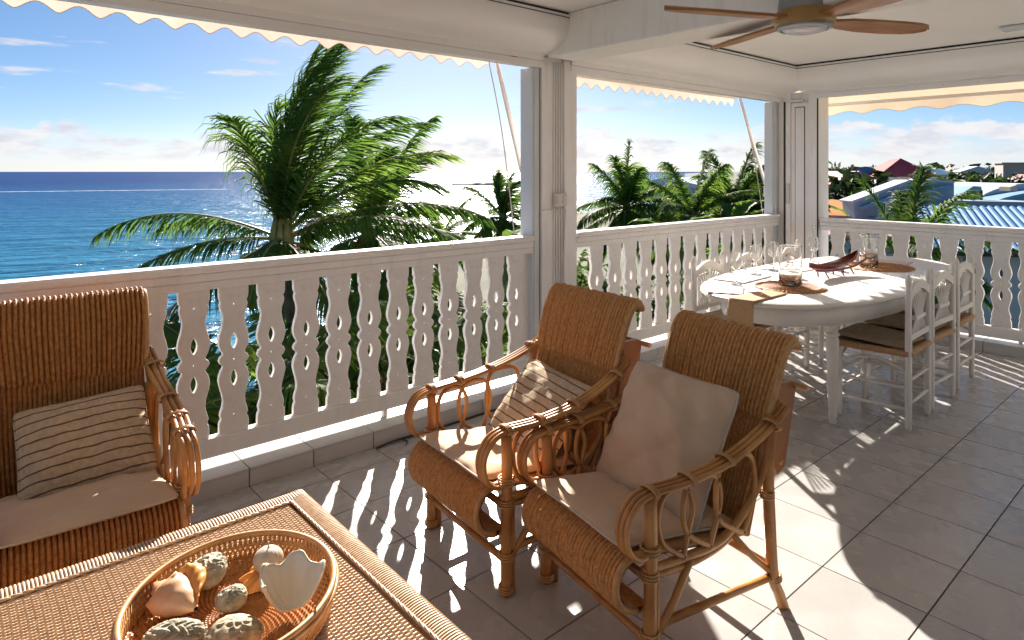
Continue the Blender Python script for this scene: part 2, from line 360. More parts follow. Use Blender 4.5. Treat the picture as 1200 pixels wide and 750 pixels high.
jb2 = MB().box((-.13, .205, KZ + .001), (-.002, .29, 2.149), bev=.003).build('window_jamb', ALU, cp)
MB().box((-.07, .197, KZ + .001), (-.055, .205, 2.149)).build('groove', ALU, jb2)

# ------------------------------------------------------------------ balustrades with sawn boards
def baluster_mesh(sp):
    k = sp / .178
    half = [(0, .066), (.014, .060), (.024, .0485), (.035, .049), (.05, .058), (.075, .066), (.095, .0675), (.125, .062), (.16, .052), (.19, .0475), (.215, .050), (.24, .058), (.258, .0615), (.27, .058), (.279, .0565), (.285, .062), (.30, .065), (.345, .0655)]
    pts = [(w * k, .56 - d) for d, w in half[::-1]] + [(w * k, .56 + d) for d, w in half[1:]]
    pts = pts + [(-x, z) for x, z in pts[::-1]]
    cu = bpy.data.curves.new('baluster', 'CURVE'); cu.dimensions = '2D'; cu.fill_mode = 'BOTH'; cu.extrude = .0105; cu.bevel_depth = .0018; cu.bevel_resolution = 0
    def add(ps):
        sp_ = cu.splines.new('POLY'); sp_.points.add(len(ps) - 1); sp_.use_cyclic_u = True
        for q, p in zip(sp_.points, ps): q.co = (p[0], p[1], 0, 1)
    add(pts)
    def ell(cz, rx, rz, n): add([(rx * math.cos(2 * math.pi * i / n), cz + rz * math.sin(2 * math.pi * i / n)) for i in range(n)])
    def lens(cz, rx, rz, n=7):
        ps = [(rx * math.cos(math.pi / 2 * t / n) ** .8 if abs(t) < n else 0, cz + rz * t / n) for t in range(-n, n + 1)]
        add(ps + [(-x, z) for x, z in ps[::-1][1:-1]])
    for s_ in (1, -1):
        lens(.56 + s_ * .088, .016, .042); ell(.56 + s_ * .262, .0065, .0065, 8)
    ell(.56, .0065, .0065, 8)
    ob = bpy.data.objects.new('tmp', cu); COL.objects.link(ob); dg = bpy.context.evaluated_depsgraph_get()
    me = bpy.data.meshes.new_from_object(ob.evaluated_get(dg)); bpy.data.objects.remove(ob); bpy.data.curves.remove(cu)
    me.name = 'baluster'; me.materials.clear(); me.materials.append(WHITE); return me
def balustrade(label, axis, p, a, b, first, sp, ztop=1.02):
    e = empty('balustrade', (0, 0, 0), 0, label, 'railing', 'balcony railings'); dz = ztop - 1.02
    me = baluster_mesh(sp)
    def bar(q0, q1, z0, z1, nm, bev=.005):
        if axis == 'x': return MB().box((a, p + q0, z0 + dz), (b, p + q1, z1 + dz), bev).build(nm, WHITE, e)
        return MB().box((p + q0, a, z0 + dz), (p + q1, b, z1 + dz), bev).build(nm, WHITE, e)
    bar(-.045, .075, .985, 1.02, 'handrail', .010); bar(-.028, .05, .945, .984, 'handrail_moulding', .006); bar(-.020, .035, .905, .944, 'upper_rail', .004); bar(-.020, .035, .125, .214, 'bottom_rail', .004)
    n = int((b - a) / sp) + 2
    for i in range(-n, n + 1):
        q = first + i * sp
        if q - .06 < a or q + .06 > b: continue
        if axis == 'x': link('baluster', me, e, (q + rnd.uniform(-.002, .002), p + .008 + rnd.uniform(-.0015, .0015), dz), (R(90), rnd.uniform(-.006, .006), rnd.uniform(-.012, .012)))
        else: link('baluster', me, e, (p + .008 + rnd.uniform(-.0015, .0015), q + rnd.uniform(-.002, .002), dz), (R(90), rnd.uniform(-.006, .006), R(-90) + rnd.uniform(-.012, .012)))
    q = a + .12
    while q < b:
        if axis == 'x': MB().box((q - .012, p - .012, KZ + .001), (q + .012, p + .014, .1245 + dz)).build('foot', WHITE, e)
        else: MB().box((p - .012, q - .012, KZ + .001), (p + .014, q + .012, .1245 + dz)).build('foot', WHITE, e)
        q += 1.02
    return e
RY = 3.20
bl1 = balustrade('white fretwork balcony railing facing the open sea and big palm', 'x', RY, -2.35, 2.965, 1.397, .1795)
MB().box((2.885, RY + .03, .215), (2.963, RY + .06, .904)).build('end_stile', WHITE, bl1)
bl2 = balustrade('white fretwork balcony railing between the ribbed post and corner post', 'x', RY, 3.38, 6.36, 4.217, .197)
bl3 = balustrade('white fretwork balcony railing behind the dining chairs facing town', 'y', RX + .02, -1.95, 2.79, 1.36, .182, 1.0)

# ------------------------------------------------------------------ awnings
def awning(label, axis, p, out, a, b, zin, zout, zval, wav, amp, m, arms, cords):
    e = empty('awning', (0, 0, 0), 0, label, 'awning', 'canvas awnings outside the openings')
    def W(u, o, z): return (u, p + o, z) if axis == 'x' else (p + o, u, z)
    # sheet with slight sag
    nu = int((b - a) / .06); P1 = []
    for i in range(nu + 1):
        u = a + (b - a) * i / nu
        P1.append([W(u, .12 + (out - .12) * t / 8, zin + (zout - zin) * t / 8 - .02 * math.sin(math.pi * t / 8) * (1 + .3 * math.sin(u * 5))) for t in range(9)])
    MB().grid(P1).build('canvas', m, e, True)
    nu = int((b - a) / wav * 14); P2 = []
    for i in range(nu + 1):
        u = a + (b - a) * i / nu; s_ = .5 + .5 * math.cos(2 * math.pi * (u - a) / wav)
        zb = zval + amp * (s_ ** .8) + .004 * math.sin(u * 3.1)
        P2.append([W(u, out + .012 * math.sin(u * 2.3) * t / 5 + .006 * math.sin(u * 9) * t / 5, zout - .005 + (zb - zout + .005) * t / 5) for t in range(6)])
    v = MB().grid(P2).build('valance', m, e, True)
    MB().tube([P2[i][5] for i in range(len(P2))], .0022, 4).build('edge_braid', PIPE, v)
    fb = MB(); fb.tube([W(a, out - .02, zout), W(b, out - .02, zout)], .02, 8); fb.build('front_bar', ARM, e)
    cs = MB(); 
    if axis == 'x': cs.box((a, p + .07, zin - .03), (b, p + .17, zin + .09), .01)
    else: cs.box((p + .07, a, zin - .03), (p + .17, b, zin + .09), .01)
    cs.build('roller_case', ARM, e)
    for (u0, u1, z0) in arms:
        mb = MB(); mb.tube([W(u0, .10, z0), W(u1, out - .02, zout)], .017, 8); ao = mb.build('arm', ARM, e, True)
        MB().box(W(u0 - .03, .085, z0 - .05), W(u0 + .03, .13, z0 + .06), .005).build('bracket', ARM, ao)
    for (u0, u1, z1) in cords:
        MB().tube(catmull([W(u0, out - .03, zout), W(u0 * .6 + u1 * .4 - .015, out * .55, zout * .6 + z1 * .4 - .05), W(u1, .12, z1)], 6), .0042, 5).build('cord', CORD, e)
    return e
awning('peach canvas awning with scalloped valance above the sea opening', 'x', 3.2, .70, -2.3, 3.17, 2.42, 2.34, 2.232, .176, .046, AWN, [(-2.2, -2.2, 1.3), (3.03, 3.22, 1.27)], [(3.13, 2.93, .95)])
awning('peach canvas awning with scalloped valance between post and corner', 'x', 3.2, .52, 3.45, 6.44, 2.36, 2.25, 2.145, .152, .046, AWN, [(6.36, 6.52, 1.24)], [(6.48, 6.30, 1.0)])
awning('yellow canvas awning with broad scallops facing the town', 'y', RX, .72, -2.0, 3.20, 2.40, 2.16, 2.045, .345, .032, AWNY, [(-1.9, -1.95, 1.24)], [])

# ------------------------------------------------------------------ ceiling fan and lamp
fan = empty('ceiling_fan', (3.05, 1.40, 2.12), R(0), 'wooden ceiling fan with four blades and a round lamp', 'ceiling fan')
MB().lathe([(0, .344), (.075, .344), (.075, .30), (.03, .285), (.03, .17), (.11, .165), (.118, .11), (.118, .085), (0, .085)], 32).build('motor_housing', GREYM, fan, 'auto')
hb = MB().lathe([(0, .084), (.125, .084), (.135, .07), (.135, .03), (.125, .016), (0, .016)], 36).build('hub', BRASS, fan, 'auto')
MB().lathe([(.100, .0155), (.124, .0155), (.124, .004), (.115, -.003), (.106, -.003), (.102, .010)], 36).build('lamp_ring', GREYM, fan, 'auto')
MB().lathe([(0, .012), (.101, .012), (.101, .0), (.085, -.012), (.05, -.02), (0, -.023)], 32).build('lamp_glass', FROST, fan, True)
def blade():
    mb = MB(); P = []; top = []
    st = [(.10, .03), (.16, .035), (.24, .058), (.36, .068), (.52, .070), (.64, .062), (.70, .045), (.73, .02), (.738, .004)]
    for r, w in st:
        row = []
        for k in range(9):
            t = k / 8; y = -w + 2 * w * t + .015 * math.sin(r * 4)
            row.append((r, y, .05 - .16 * (y) * min(1, (r - .08) / .2) + .01 * math.sin(math.pi * t)))
        P.append(row)
    Q = [[(x, y, z - .012) for x, y, z in row[::-1]] for row in P]
    mb.grid([p + q + [p[0]] for p, q in zip(P, Q)]); n = len(P[0]) * 2 + 1
    mb.f.append(tuple(range(n - 1))); mb.f.append(tuple(range((len(P) - 1) * n, len(P) * n - 1))[::-1])
    return mb.mesh('blade', BLADE, 'auto')
bm_ = blade()
for k in range(4): link('blade', bm_, fan, None, (0, 0, R(-25 + 90 * k)))
cl = empty('ceiling_lamp', (5.60, 1.0, CZ), 0, 'slim white lamp strip on the ceiling above the dining chairs', 'lamp')
MB().box((-.05, -.6, -.03), (.05, .19, -.001), .008).build('lamp_body', ALU, cl); MB().box((-.035, -.58, -.036), (.035, .17, -.0305)).build('diffuser', FROST, cl)
wc = MB().tube(catmull([(1.70, 3.02, .008), (1.82, 3.03, .012), (1.95, 3.035, .007), (2.15, 3.03, .007), (2.5, 3.035, .007), (3.3, 3.03, .007)], 6), .0055, 6)
wc.tube([(1.86, 3.028, .010), (1.87, 2.99, .006), (1.84, 2.96, .006)], .004, 5)
tag(wc.build('power_cable', BLACK), 'thin black cable lying along the foot of the kerb', 'cable')
# ------------------------------------------------------------------ woven sheets: real relief of ribs and weavers
def resample(pts, step):
    out = [pts[0]]; acc = 0
    d = [0]
    for i in range(1, len(pts)): d.append(d[-1] + (pts[i] - pts[i - 1]).length)
    n = max(2, int(d[-1] / step)); j = 0; out = []
    for k in range(n + 1):
        s_ = d[-1] * k / n
        while j < len(d) - 2 and d[j + 1] < s_: j += 1
        t = (s_ - d[j]) / max(1e-9, d[j + 1] - d[j]); out.append(pts[j].lerp(pts[j + 1], t))
    return out, d[-1]
def woven_sheet(prof, halfw, ribs, row=.0042, amp=.0035, back=.012, ydir=1, per=4):
    """prof: (x,z) side profile; halfw(t): half width along it; front normal is to the left of travel"""
    c, Ltot = resample(catmull([(x, 0, z) for x, z in prof], 8), row / 2)
    n = len(c); m = ribs * per; P = []; rg = random.Random(5)
    jit = [rg.uniform(.75, 1.2) for _ in range(ribs + 1)]
    for i in range(n):
        t = (c[min(i + 1, n - 1)] - c[max(i - 1, 0)]).normalized(); nr = Vector((-t.z, 0, t.x))
        hw = halfw(i / (n - 1)); wr = i % 4; row_ = []
        wob = .0012 * math.sin(i * .021) 
        for j in range(m + 1):
            u = j / m; k = j // per; ph = (j % per) / per
            rib = math.sin(math.pi * ph) if per > 1 else 0
            h = amp * jit[k] * (rib ** .6) + (.0011 if i % 2 else -.0004) * (.3 + .7 * rib) + (.0006 if (i // 2 + k) % 2 else 0)
            p = c[i] + nr * h; row_.append((p.x, (-hw + 2 * hw * u) + wob, p.z))
        P.append(row_)
    mb = MB(); mb.grid(P)
    # reverse side, plainer
    step = 6; idx = list(range(0, n, step)) + ([n - 1] if (n - 1) % step else [])
    Q = []
    for i in idx:
        t = (c[min(i + 1, n - 1)] - c[max(i - 1, 0)]).normalized(); nr = Vector((-t.z, 0, t.x)); hw = halfw(i / (n - 1)); p = c[i] - nr * back
        Q.append([(p.x, -hw + 2 * hw * k / 20, p.z) for k in range(21)][::-1])
    mb.grid(Q)
    return mb, c, n
def bind(mb, p, t, r=.024, w=.02, turns=3):
    p = Vector(p); t = Vector(t).normalized(); u = t.orthogonal().normalized(); v = t.cross(u)
    for k in range(turns):
        o = p + t * (w * (k / max(1, turns - 1) - .5))
        mb.tube([o + (u * math.cos(a) + v * math.sin(a)) * r for a in [2 * math.pi * q / 12 for q in range(13)]], .0038, 5, False)
def make_armchair():
    e = empty('rattan_armchair')
    seatp = [(.01, .205), (-.04, .207), (-.08, .230), (-.102, .272), (-.101, .318), (-.070, .358), (-.01, .370), (.12, .350), (.30, .322), (.44, .305)]
    mb, c, n = woven_sheet(seatp, lambda t: .242, 34, .0046, .0105, per=6); 
    mb.build('seat', WICKER, e, False)
    backp = [(.43, .30), (.455, .36), (.49, .47), (.525, .58), (.55, .655), (.548, .675)]
    mb, c, n = woven_sheet(backp, lambda t: .215 + .02 * t, 32, .0046, .009, per=6); bk = mb.build('backrest', WICKER, e, False)
    headp = [(.552, .655), (.540, .672), (.556, .73), (.580, .80), (.608, .868), (.632, .908), (.655, .922), (.680, .915), (.690, .885)]
    mb, c, n = woven_sheet(headp, lambda t: .236 + .018 * min(1, t * 2), 30, .005, .012, .010, per=6); mb.build('head_roll', WICKER, e, False)
    for s_ in (-1, 1):
        Y = .262 * s_
        MB().tube(catmull([(.545, s_ * .238, .665), (.560, s_ * .246, .73), (.584, s_ * .25, .80), (.612, s_ * .252, .868), (.636, s_ * .254, .903), (.658, s_ * .254, .915), (.678, s_ * .254, .905), (.684, s_ * .254, .885)], 4), .0125, 8).build('back_edge', BINDING, e, True)
        # legs
        MB().tube(catmull([(0, Y, 0), (0, Y, .2), (.004, Y, .4), (0, Y, .548)], 4), [.0195] * 13, 10).build('leg', RATTAN, e, True)
        MB().tube(catmull([(.60, Y * .98, 0), (.575, Y * .98, .06), (.54, Y, .13), (.525, Y, .30), (.515, Y, .50), (.53, Y, .645)], 4), .0185, 10).build('leg', RATTAN, e, True)
        MB().tube([(.028, Y * .97, 0), (.026, Y * .97, .32)], .014, 8).build('leg_doubler', RATTAN, e, True)
        # arm of three canes curling round at the front
        am = empty('arm'); am.parent = e
        for q, dy in enumerate((-.019, 0, .019)):
            k = abs(dy) * .25
            pts = [(.015, Y + dy * .4, .39), (-.050, Y + dy * .8, .388 - k), (-.094, Y + dy, .425), (-.102, Y + dy, .49), (-.066, Y + dy, .545), (0, Y + dy, .565), (.12, Y + dy + .012 * s_, .570), (.28, Y + dy + .016 * s_, .588), (.42, Y + dy + .008 * s_, .622), (.535, Y + dy, .665), (.60, Y + dy * .8 - .004 * s_, .700 + .006 * q)]
            MB().tube(catmull(pts, 5), .0086, 8).build('arm_cane', RATTAN, am, True)
        b_ = MB()
        for (x, z, t) in ((.0, .565, (1, 0, 0)), (.14, .572, (1, 0, .05)), (.30, .592, (1, 0, .1)), (.52, .658, (1, 0, .4))):
            for k in range(3):
                o = Vector((x + (k - 1) * .007, Y + .010 * s_ * (x > .05), z)); b_.tube([o + Vector((-.2 * math.sin(a) * .016, .034 * math.cos(a), .016 * math.sin(a))) for a in [2 * math.pi * q / 12 for q in range(13)]], .0032, 5, False)
        bind(b_, (0, Y, .39), (0, 0, 1), .027); tag(b_.build('arm_binding', BINDING, am, True), kind='stuff')
        # petal loops under the arm
        for x0, x1, zt in ((.03, .17, .552), (.13, .29, .560), (.27, .45, .588)):
            xm = (x0 + x1) / 2
            MB().tube(catmull([(xm + .045, Y, .320), (x0 + .022, Y, .39), (x0, Y, .47), (x0 + .02, Y, zt - .02), (xm, Y, zt), (x1 - .02, Y, zt - .02), (x1, Y, .47), (x1 - .022, Y, .39), (xm + .03, Y, .320)], 5), .0088, 7).build('petal_loop', RATTAN, e, True)
        # seat rail, side hoop and braces
        MB().tube(catmull([(-.02, Y * .97, .33), (.15, Y * .97, .318), (.30, Y * .97, .325), (.42, Y * .98, .40), (.50, Y, .53), (.545, Y * .95, .68)], 5), .0135, 8).build('side_hoop', RATTAN, e, True)
        MB().tube(catmull([(0, Y * .93, .30), (.2, Y * .93, .285), (.37, Y * .93, .325), (.47, Y * .95, .46), (.52, Y * .94, .60)], 5), .0125, 8).build('side_hoop', RATTAN, e, True)
        MB().tube([(.0, Y, .10), (.10, Y * .98, .20), (.17, Y * .97, .305)], .012, 8).build('brace', RATTAN, e, True)
        MB().tube([(.06, Y * .98, .15), (.54, Y * .99, .13)], .0125, 8).build('stretcher', RATTAN, e, True)
        MB().tube([(.36, Y * .96, .32), (.45, Y * .98, .22), (.55, Y * .99, .13)], .0105, 8).build('brace', RATTAN, e, True)
        MB().tube(catmull([(-.03, Y * .91, .205), (-.08, Y * .91, .230), (-.104, Y * .91, .272), (-.103, Y * .91, .318), (-.070, Y * .91, .361), (.02, Y * .91, .366), (.25, Y * .91, .330), (.42, Y * .9, .305)], 5), .0105, 8).build('seat_edge', BINDING, e, True)
        MB().tube(catmull([(.01, Y * .93, .205), (-.005, Y * .95, .198), (.0, Y, .17)], 4), .015, 8).build('seat_edge', BINDING, e, True)
        mb = MB(); MB.box(mb, (-.014, -.018, 0), (.014, .018, .40), .004)
        MB().box((-.012, -.02, -.02), (.012, .02, .37), .004, Matrix.Translation((.452, Y * .83, .30)) @ Matrix.Rotation(R(16.5), 4, 'Y')).build('back_stile', BROWNWOOD, e)
        MB().prism([(.62, .76), (.70, .76), (.72, .73), (.66, .46), (.62, .44), (.585, .52)], Y * .80 - .009, Y * .80 + .009, 'y').build('back_brace', BROWNWOOD, e)
        g = MB()
        for z in (.022, .135, .315): bind(g, (0, Y, z), (0, 0, 1), .0245, .018)
        bind(g, (.548, Y * .99, .125), (-.3, 0, 1), .022, .016); bind(g, (.51, Y, .42), (0, 0, 1), .021, .016)
        tag(g.build('leg_binding', BINDING, e, True), kind='stuff')
    for x, z in ((.0, .30), (.0, .115), (.54, .16)): MB().tube([(x, -.26, z), (x, .26, z)], .0125, 8).build('stretcher', RATTAN, e, True)
    MB().tube([(.735, -.25, .735), (.735, .25, .735)], .011, 8).build('back_bar', RATTAN, e, True)
    MB().tube([(.64, -.22, .48), (.64, .22, .48)], .011, 8).build('back_bar', RATTAN, e, True)
    return e
ac = make_armchair(); arm_places = [
    ((1.475, 1.955, 0), -5, 'rattan armchair holding a striped pillow between the post and another armchair'),
    ((1.560, 1.395, 0), -10, 'rattan armchair holding a large plain beige pillow'),
    ((.335, 2.335, 0), 88, 'dark wicker armchair backing onto the sea railing behind the coffee table')]
chairs = []
for i, (loc, rz, lab) in enumerate(arm_places):
    o = ac if i == 0 else copy_tree(ac)
    o.location = loc; o.rotation_euler = (0, 0, R(rz)); o.scale = (1, 1, (1.0, .955, 1.05)[i]); tag(o, lab, 'armchair', 'rattan armchairs round the coffee table'); chairs.append(o)
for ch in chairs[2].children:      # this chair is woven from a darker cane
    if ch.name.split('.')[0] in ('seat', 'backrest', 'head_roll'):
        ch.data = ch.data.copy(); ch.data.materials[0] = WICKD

# ------------------------------------------------------------------ cushions and pillows
def pad(w, d, h, puff, seed, n=36, flat=False, corner=.10, wr=.006):
    """cushion lying in xy, x depth d, y width w"""
    rg = random.Random(seed); ph = [rg.uniform(0, 6) for _ in range(10)]
    def shape(u, v):
        # pinch sides in slightly and keep pointed corners
        q_ = 1 - .055 * (abs(u) * abs(v)) ** 6; x = u * q_ * d / 2 * (1 - corner * (1 - abs(v) ** 2) * .5 * abs(u) ** 3); y = v * q_ * w / 2 * (1 - corner * (1 - abs(u) ** 2) * .5 * abs(v) ** 3)
        e_ = (max(0, 1 - abs(u) ** puff) * max(0, 1 - abs(v) ** puff)) ** .55
        wz = wr * (math.sin(7 * u + 3 * v + ph[0]) * .5 + math.sin(11 * v - 5 * u + ph[1]) * .4 + math.sin(17 * u * v + ph[2]) * .5 + .35 * math.sin(23 * u + ph[3]) * math.sin(19 * v + ph[4]) + .8 * math.exp(-((u - v * .4 - .5) / .10) ** 2) - .7 * math.exp(-((u + v * .7 + .35) / .12) ** 2) + .6 * math.exp(-((v - u * .3 + .55) / .09) ** 2)) * e_ ** .5
        return x, y, e_, wz
    T, B = [], []
    for i in range(n + 1):
        a, b = [], []
        for j in range(n + 1):
            u, v = -1 + 2 * i / n, -1 + 2 * j / n
            u = math.sin(u * math.pi / 2) * .35 + u * .65; v = math.sin(v * math.pi / 2) * .35 + v * .65
            x, y, e_, wz = shape(u, v); a.append((x, y, h / 2 + h / 2 * e_ + wz)); b.append((x, y, h / 2 - (0.46 * h if flat else h / 2) * e_ + (0 if flat else wz * .5)))
        T.append(a); B.append(b)
    mb = MB(); mb.grid(T); mb.grid([r[::-1] for r in B])
    edge = [T[i][0] for i in range(n + 1)] + [T[n][j] for j in range(1, n + 1)] + [T[i][n] for i in range(n - 1, -1, -1)] + [T[0][j] for j in range(n - 1, -1, -1)]
    return mb, edge
def cushion(name, label, cat, chair, x, z, tilt, w, d, h, puff, m, seed, group=None, yaw=0, y=0, flat=False, roll=0, wr=.006, pip=True):
    mb, edge = pad(w, d, h, puff, seed, flat=flat, wr=wr)
    o = mb.build(name, m, None, True)
    if pip: MB().tube(edge, .0042, 6, False).build('piping', PIPE if m is CUSH else m, o, True)
    z *= 1 if isinstance(chair, Matrix) else chair.scale.z
    c = chair if isinstance(chair, Matrix) else Matrix.LocRotScale(chair.location, chair.rotation_euler, None)
    o.matrix_world = c @ Matrix.Translation((x, y, z)) @ Matrix.Rotation(R(yaw), 4, 'Z') @ Matrix.Rotation(R(tilt), 4, 'Y') @ Matrix.Rotation(R(roll), 4, 'X')
    return tag(o, label, cat, group)
for i, lab in enumerate(('thin beige seat cushion under the striped pillow beside the post', 'thin beige seat cushion under the large plain pillow', 'thin beige seat cushion on the dark wicker armchair by the railing')):
    cushion('seat_cushion', lab, 'cushion', chairs[i], .158, .344, 7.5, .475, .50, .052, 5, CUSH, 30 + i, 'seat cushions of the armchairs', flat=True, wr=.004)
cushion('pillow', 'striped linen pillow in the armchair beside the post', 'pillow', chairs[0], .385, .430, -50, .44, .39, .12, 2.3, STRIPE, 3, 'loose pillows', yaw=-6, roll=4)
cushion('pillow', 'large plain beige pillow leaning against the armchair back', 'pillow', chairs[1], .385, .515, -60, .47, .46, .17, 2.0, CUSH, 4, 'loose pillows', yaw=4, y=.01, wr=.013)
cushion('pillow', 'striped linen pillow in the dark wicker armchair by the railing', 'pillow', chairs[2], .395, .450, -50, .40, .33, .11, 2.4, STRIPE, 5, 'loose pillows', yaw=3, roll=-5, y=-.03)

# ------------------------------------------------------------------ coffee table
TX0, TX1, TY0, TY1, TZ = -.30, .872, .93, 2.035, .42
ct = empty('coffee_table', (0, 0, 0), 0, 'woven wicker coffee table carrying the tray of shells', 'table')
def table_top():
    mb = MB(); cx, cy = .0150, .0062; bx = .055
    x0, x1, y0, y1 = TX0 + bx, TX1 - bx, TY0 + bx, TY1 - bx
    # weavers run along y; warp pairs along x spacing
    nx = int((x1 - x0) / cx); ny = int((y1 - y0) / cy); P = []
    per = 3
    for i in range(nx * per + 1):
        k = i // per; ph = (i % per) / per; row = []
        for j in range(ny * 2 + 1):
            q = j // 2; up = 1 if (k + q) % 2 else -1
            h = .0016 * up * math.sin(math.pi * ph) + (.0016 if j % 2 else -.0014)
            row.append((x0 + i * cx / per + .0012 * math.sin(j * .05), y0 + j * cy / 2 + .0009 * math.sin(i * .11), TZ - .004 + h))
        P.append(row)
    mb.grid(P); return mb
table_top().build('woven_top', WICKT, ct, False)
def rope(p0, p1, r, n=6, seed=0):
    mb = MB(); p0, p1 = Vector(p0), Vector(p1); L_ = (p1 - p0).length; t = (p1 - p0) / L_; u = t.orthogonal().normalized(); v = t.cross(u); N_ = int(L_ / .006)
    for s_ in (0, 1, 2):
        mb.tube([p0 + t * L_ * k / N_ + (u * math.cos(k * .55 + s_ * 2.094) + v * math.sin(k * .55 + s_ * 2.094)) * r * .55 for k in range(N_ + 1)], r * .62, 5)
    return mb
for (a, b) in (((TX0, TY0), (TX1, TY0)), ((TX1, TY0), (TX1, TY1)), ((TX1, TY1), (TX0, TY1)), ((TX0, TY1), (TX0, TY0))):
    A, B = Vector((*a, 0)), Vector((*b, 0)); t = (B - A).normalized(); inn = Vector((-t.y, t.x, 0))
    bd = MB(); N_ = int((B - A).length / .0085)
    for k in range(N_):   # wrapped border, each wrap an arched strip over the edge
        p = A + t * ((k + .5) * (B - A).length / N_)
        pts = [p + inn * .050 + Vector((0, 0, TZ - .004)), p + inn * .036 + Vector((0, 0, TZ + .000)), p + inn * .014 + Vector((0, 0, TZ + .002)), p - inn * .002 + Vector((0, 0, TZ - .004)), p - inn * .004 + Vector((0, 0, TZ - .028)), p + inn * .004 + Vector((0, 0, TZ - .05))]
        bd.tube(catmull(pts, 2), .0040, 5)
    tag(bd.build('wrapped_border', WICKT, ct, True), kind='stuff')
    z = Vector((0, 0, TZ + .001)); rope(A + inn * .055 + t * .055 + z, B + inn * .055 - t * .055 + z, .0042).build('rope_trim', WICKT, ct, True)
    MB().box(A + inn * .02 + t * .02 + Vector((0, 0, TZ - .14)), B + inn * .045 - t * .02 + Vector((0, 0, TZ - .012))).build('apron', WICKD, ct)
for x in (TX0 + .05, TX1 - .05):
    for y in (TY0 + .05, TY1 - .05): MB().tube([(x, y, 0), (x, y, TZ - .02)], .022, 10).build('leg', RATTAN, ct, True)

# ------------------------------------------------------------------ tray with shells
BX, BY = .500, 1.545
bk = empty('basket_tray', (BX, BY, TZ + .007), HEAD, 'round rattan basket tray with an open woven wall', 'basket')
RA, RB, BH = .245, .222, .060
def el(a, k, z): return (RA * k * math.cos(a), RB * k * math.sin(a), z)
TAU = 2 * math.pi
MB().tube([el(TAU * i / 72, 1, BH) for i in range(73)], .0072, 8, False).build('rim', BINDING, bk, True)
MB().tube([el(TAU * i / 72, 1.028, BH - .008) for i in range(73)], .0058, 8, False).build('rim', BINDING, bk, True)
MB().tube([el(TAU * i / 72, .985, .034) for i in range(73)], .0045, 6, False).build('hoop', BINDING, bk, True)
MB().tube([el(TAU * i / 72, .965, .006) for i in range(73)], .006, 6, False).build('hoop', RATTAN, bk, True)
w = MB()
for i in range(112):
    a = TAU * i / 112
    for s_, kk in ((1, 1.012), (-1, .995)):
        w.tube([el(a, kk * .962, .004), el(a + s_ * .06, kk * .98, .030), el(a + s_ * .10, kk * .995, BH - .003)], .0032, 4)
tag(w.build('open_weave', BINDING, bk, True), kind='stuff')
def tray_floor():
    P = []; nr, na = 60, 220
    for i in range(nr + 1):
        r = .02 + .945 * i / nr; row = []
        for j in range(na + 1):
            a = TAU * j / na + .35 * r
            h = .0028 * (1 if (i // 2 + j // 2) % 2 else -1) * (1 if i % 2 else .3)
            row.append(el(a, r, .006 + h))
        P.append(row)
    return MB().grid(P)
tray_floor().build('woven_floor', WICKD, bk, False)
CONCH = mat('conch_shell', (.80, .36, .16), (.84, .56, .38), .3, 12, 4, lo=.4, hi=.6)
CLAM = mat('white_clam', (.78, .68, .52), (.84, .78, .66), .25, 9, 4)
CORALG = mat('grey_green_coral', (.30, .27, .19), (.54, .48, .36), .8, 30, 5, bump=.9, bscale=60)
CORALB = mat('beige_coral', (.33, .25, .15), (.56, .46, .32), .8, 40, 4)
URCH = mat('pale_urchin', (.46, .36, .26), (.60, .50, .39), .7, 60, 3)
YSH = mat('yellow_shell', (.78, .30, .06), (.84, .42, .12), .3, 20)
def at_tray(lx, ly, z=0):      # right, forward offsets in the tray as seen from the seats
    c_, s_ = math.cos(HEAD), math.sin(HEAD)
    return (BX + lx * s_ + ly * c_, BY - lx * c_ + ly * s_, TZ + .007 + .011 + z)
def lump(rx, ry, rz, seed, mode, n=40, m=64, amp=.1):
    rg = random.Random(seed); ph = [rg.uniform(0, 6.28) for _ in range(8)]; P = []
    seeds = [Vector((rg.gauss(0, 1), rg.gauss(0, 1), rg.gauss(0, 1))).normalized() for _ in range(170 if mode == 'pit' else 60)]
    for i in range(n + 1):
        th = math.pi * i / n; row = []
        for j in range(m + 1):
            a = TAU * j / m; d = Vector((math.sin(th) * math.cos(a), math.sin(th) * math.sin(a), math.cos(th)))
            k = 1 + amp * (math.sin(3 * a + ph[0]) * math.sin(th) ** 2 * .5 + math.sin(4 * th + ph[1] + 2 * a) * .4 * math.sin(th))
            if mode == 'brain':
                k += .075 * math.sin(18 * d.x + 4 * math.sin(7 * d.y + ph[2]) + 3 * math.sin(6 * d.z + ph[3]))
            if mode in ('pit', 'dots'):
                ds = sorted((d - q).length for q in seeds)[:2]; e_ = ds[1] - ds[0]
                k += (-.10 * min(1, max(0, e_ - .03) / .10) + .05) if mode == 'pit' else .03 * max(0, 1 - ds[0] / .1)
            if mode == 'urchin': k += .02 * abs(math.sin(10 * a)) * abs(math.sin(14 * th)) - .10 * max(0, 1 - th / .25)
            row.append((rx * k * d.x, ry * k * d.y, rz * k * d.z + rz))
        P.append(row)
    return MB().grid(P)
def lay(o, p, rz, label, cat): o.location = p; o.rotation_euler = (0, 0, rz); return tag(o, label, cat)
lay(lump(.048, .042, .034, 1, 'brain').build('coral', CORALG, None, True), at_tray(-.105, .098), .5, 'ridged grey green coral lump behind the conch', 'coral')
lay(lump(.035, .030, .025, 2, 'pit').build('coral', CORALG, None, True), at_tray(-.008, .012), .1, 'small pitted oval coral in the middle of the tray', 'coral')
lay(lump(.062, .038, .026, 3, 'brain', amp=.04).build('coral', CORALG, None, True), at_tray(-.075, -.112), -.6, 'flat grey coral with fine ridges against the tray wall', 'coral')
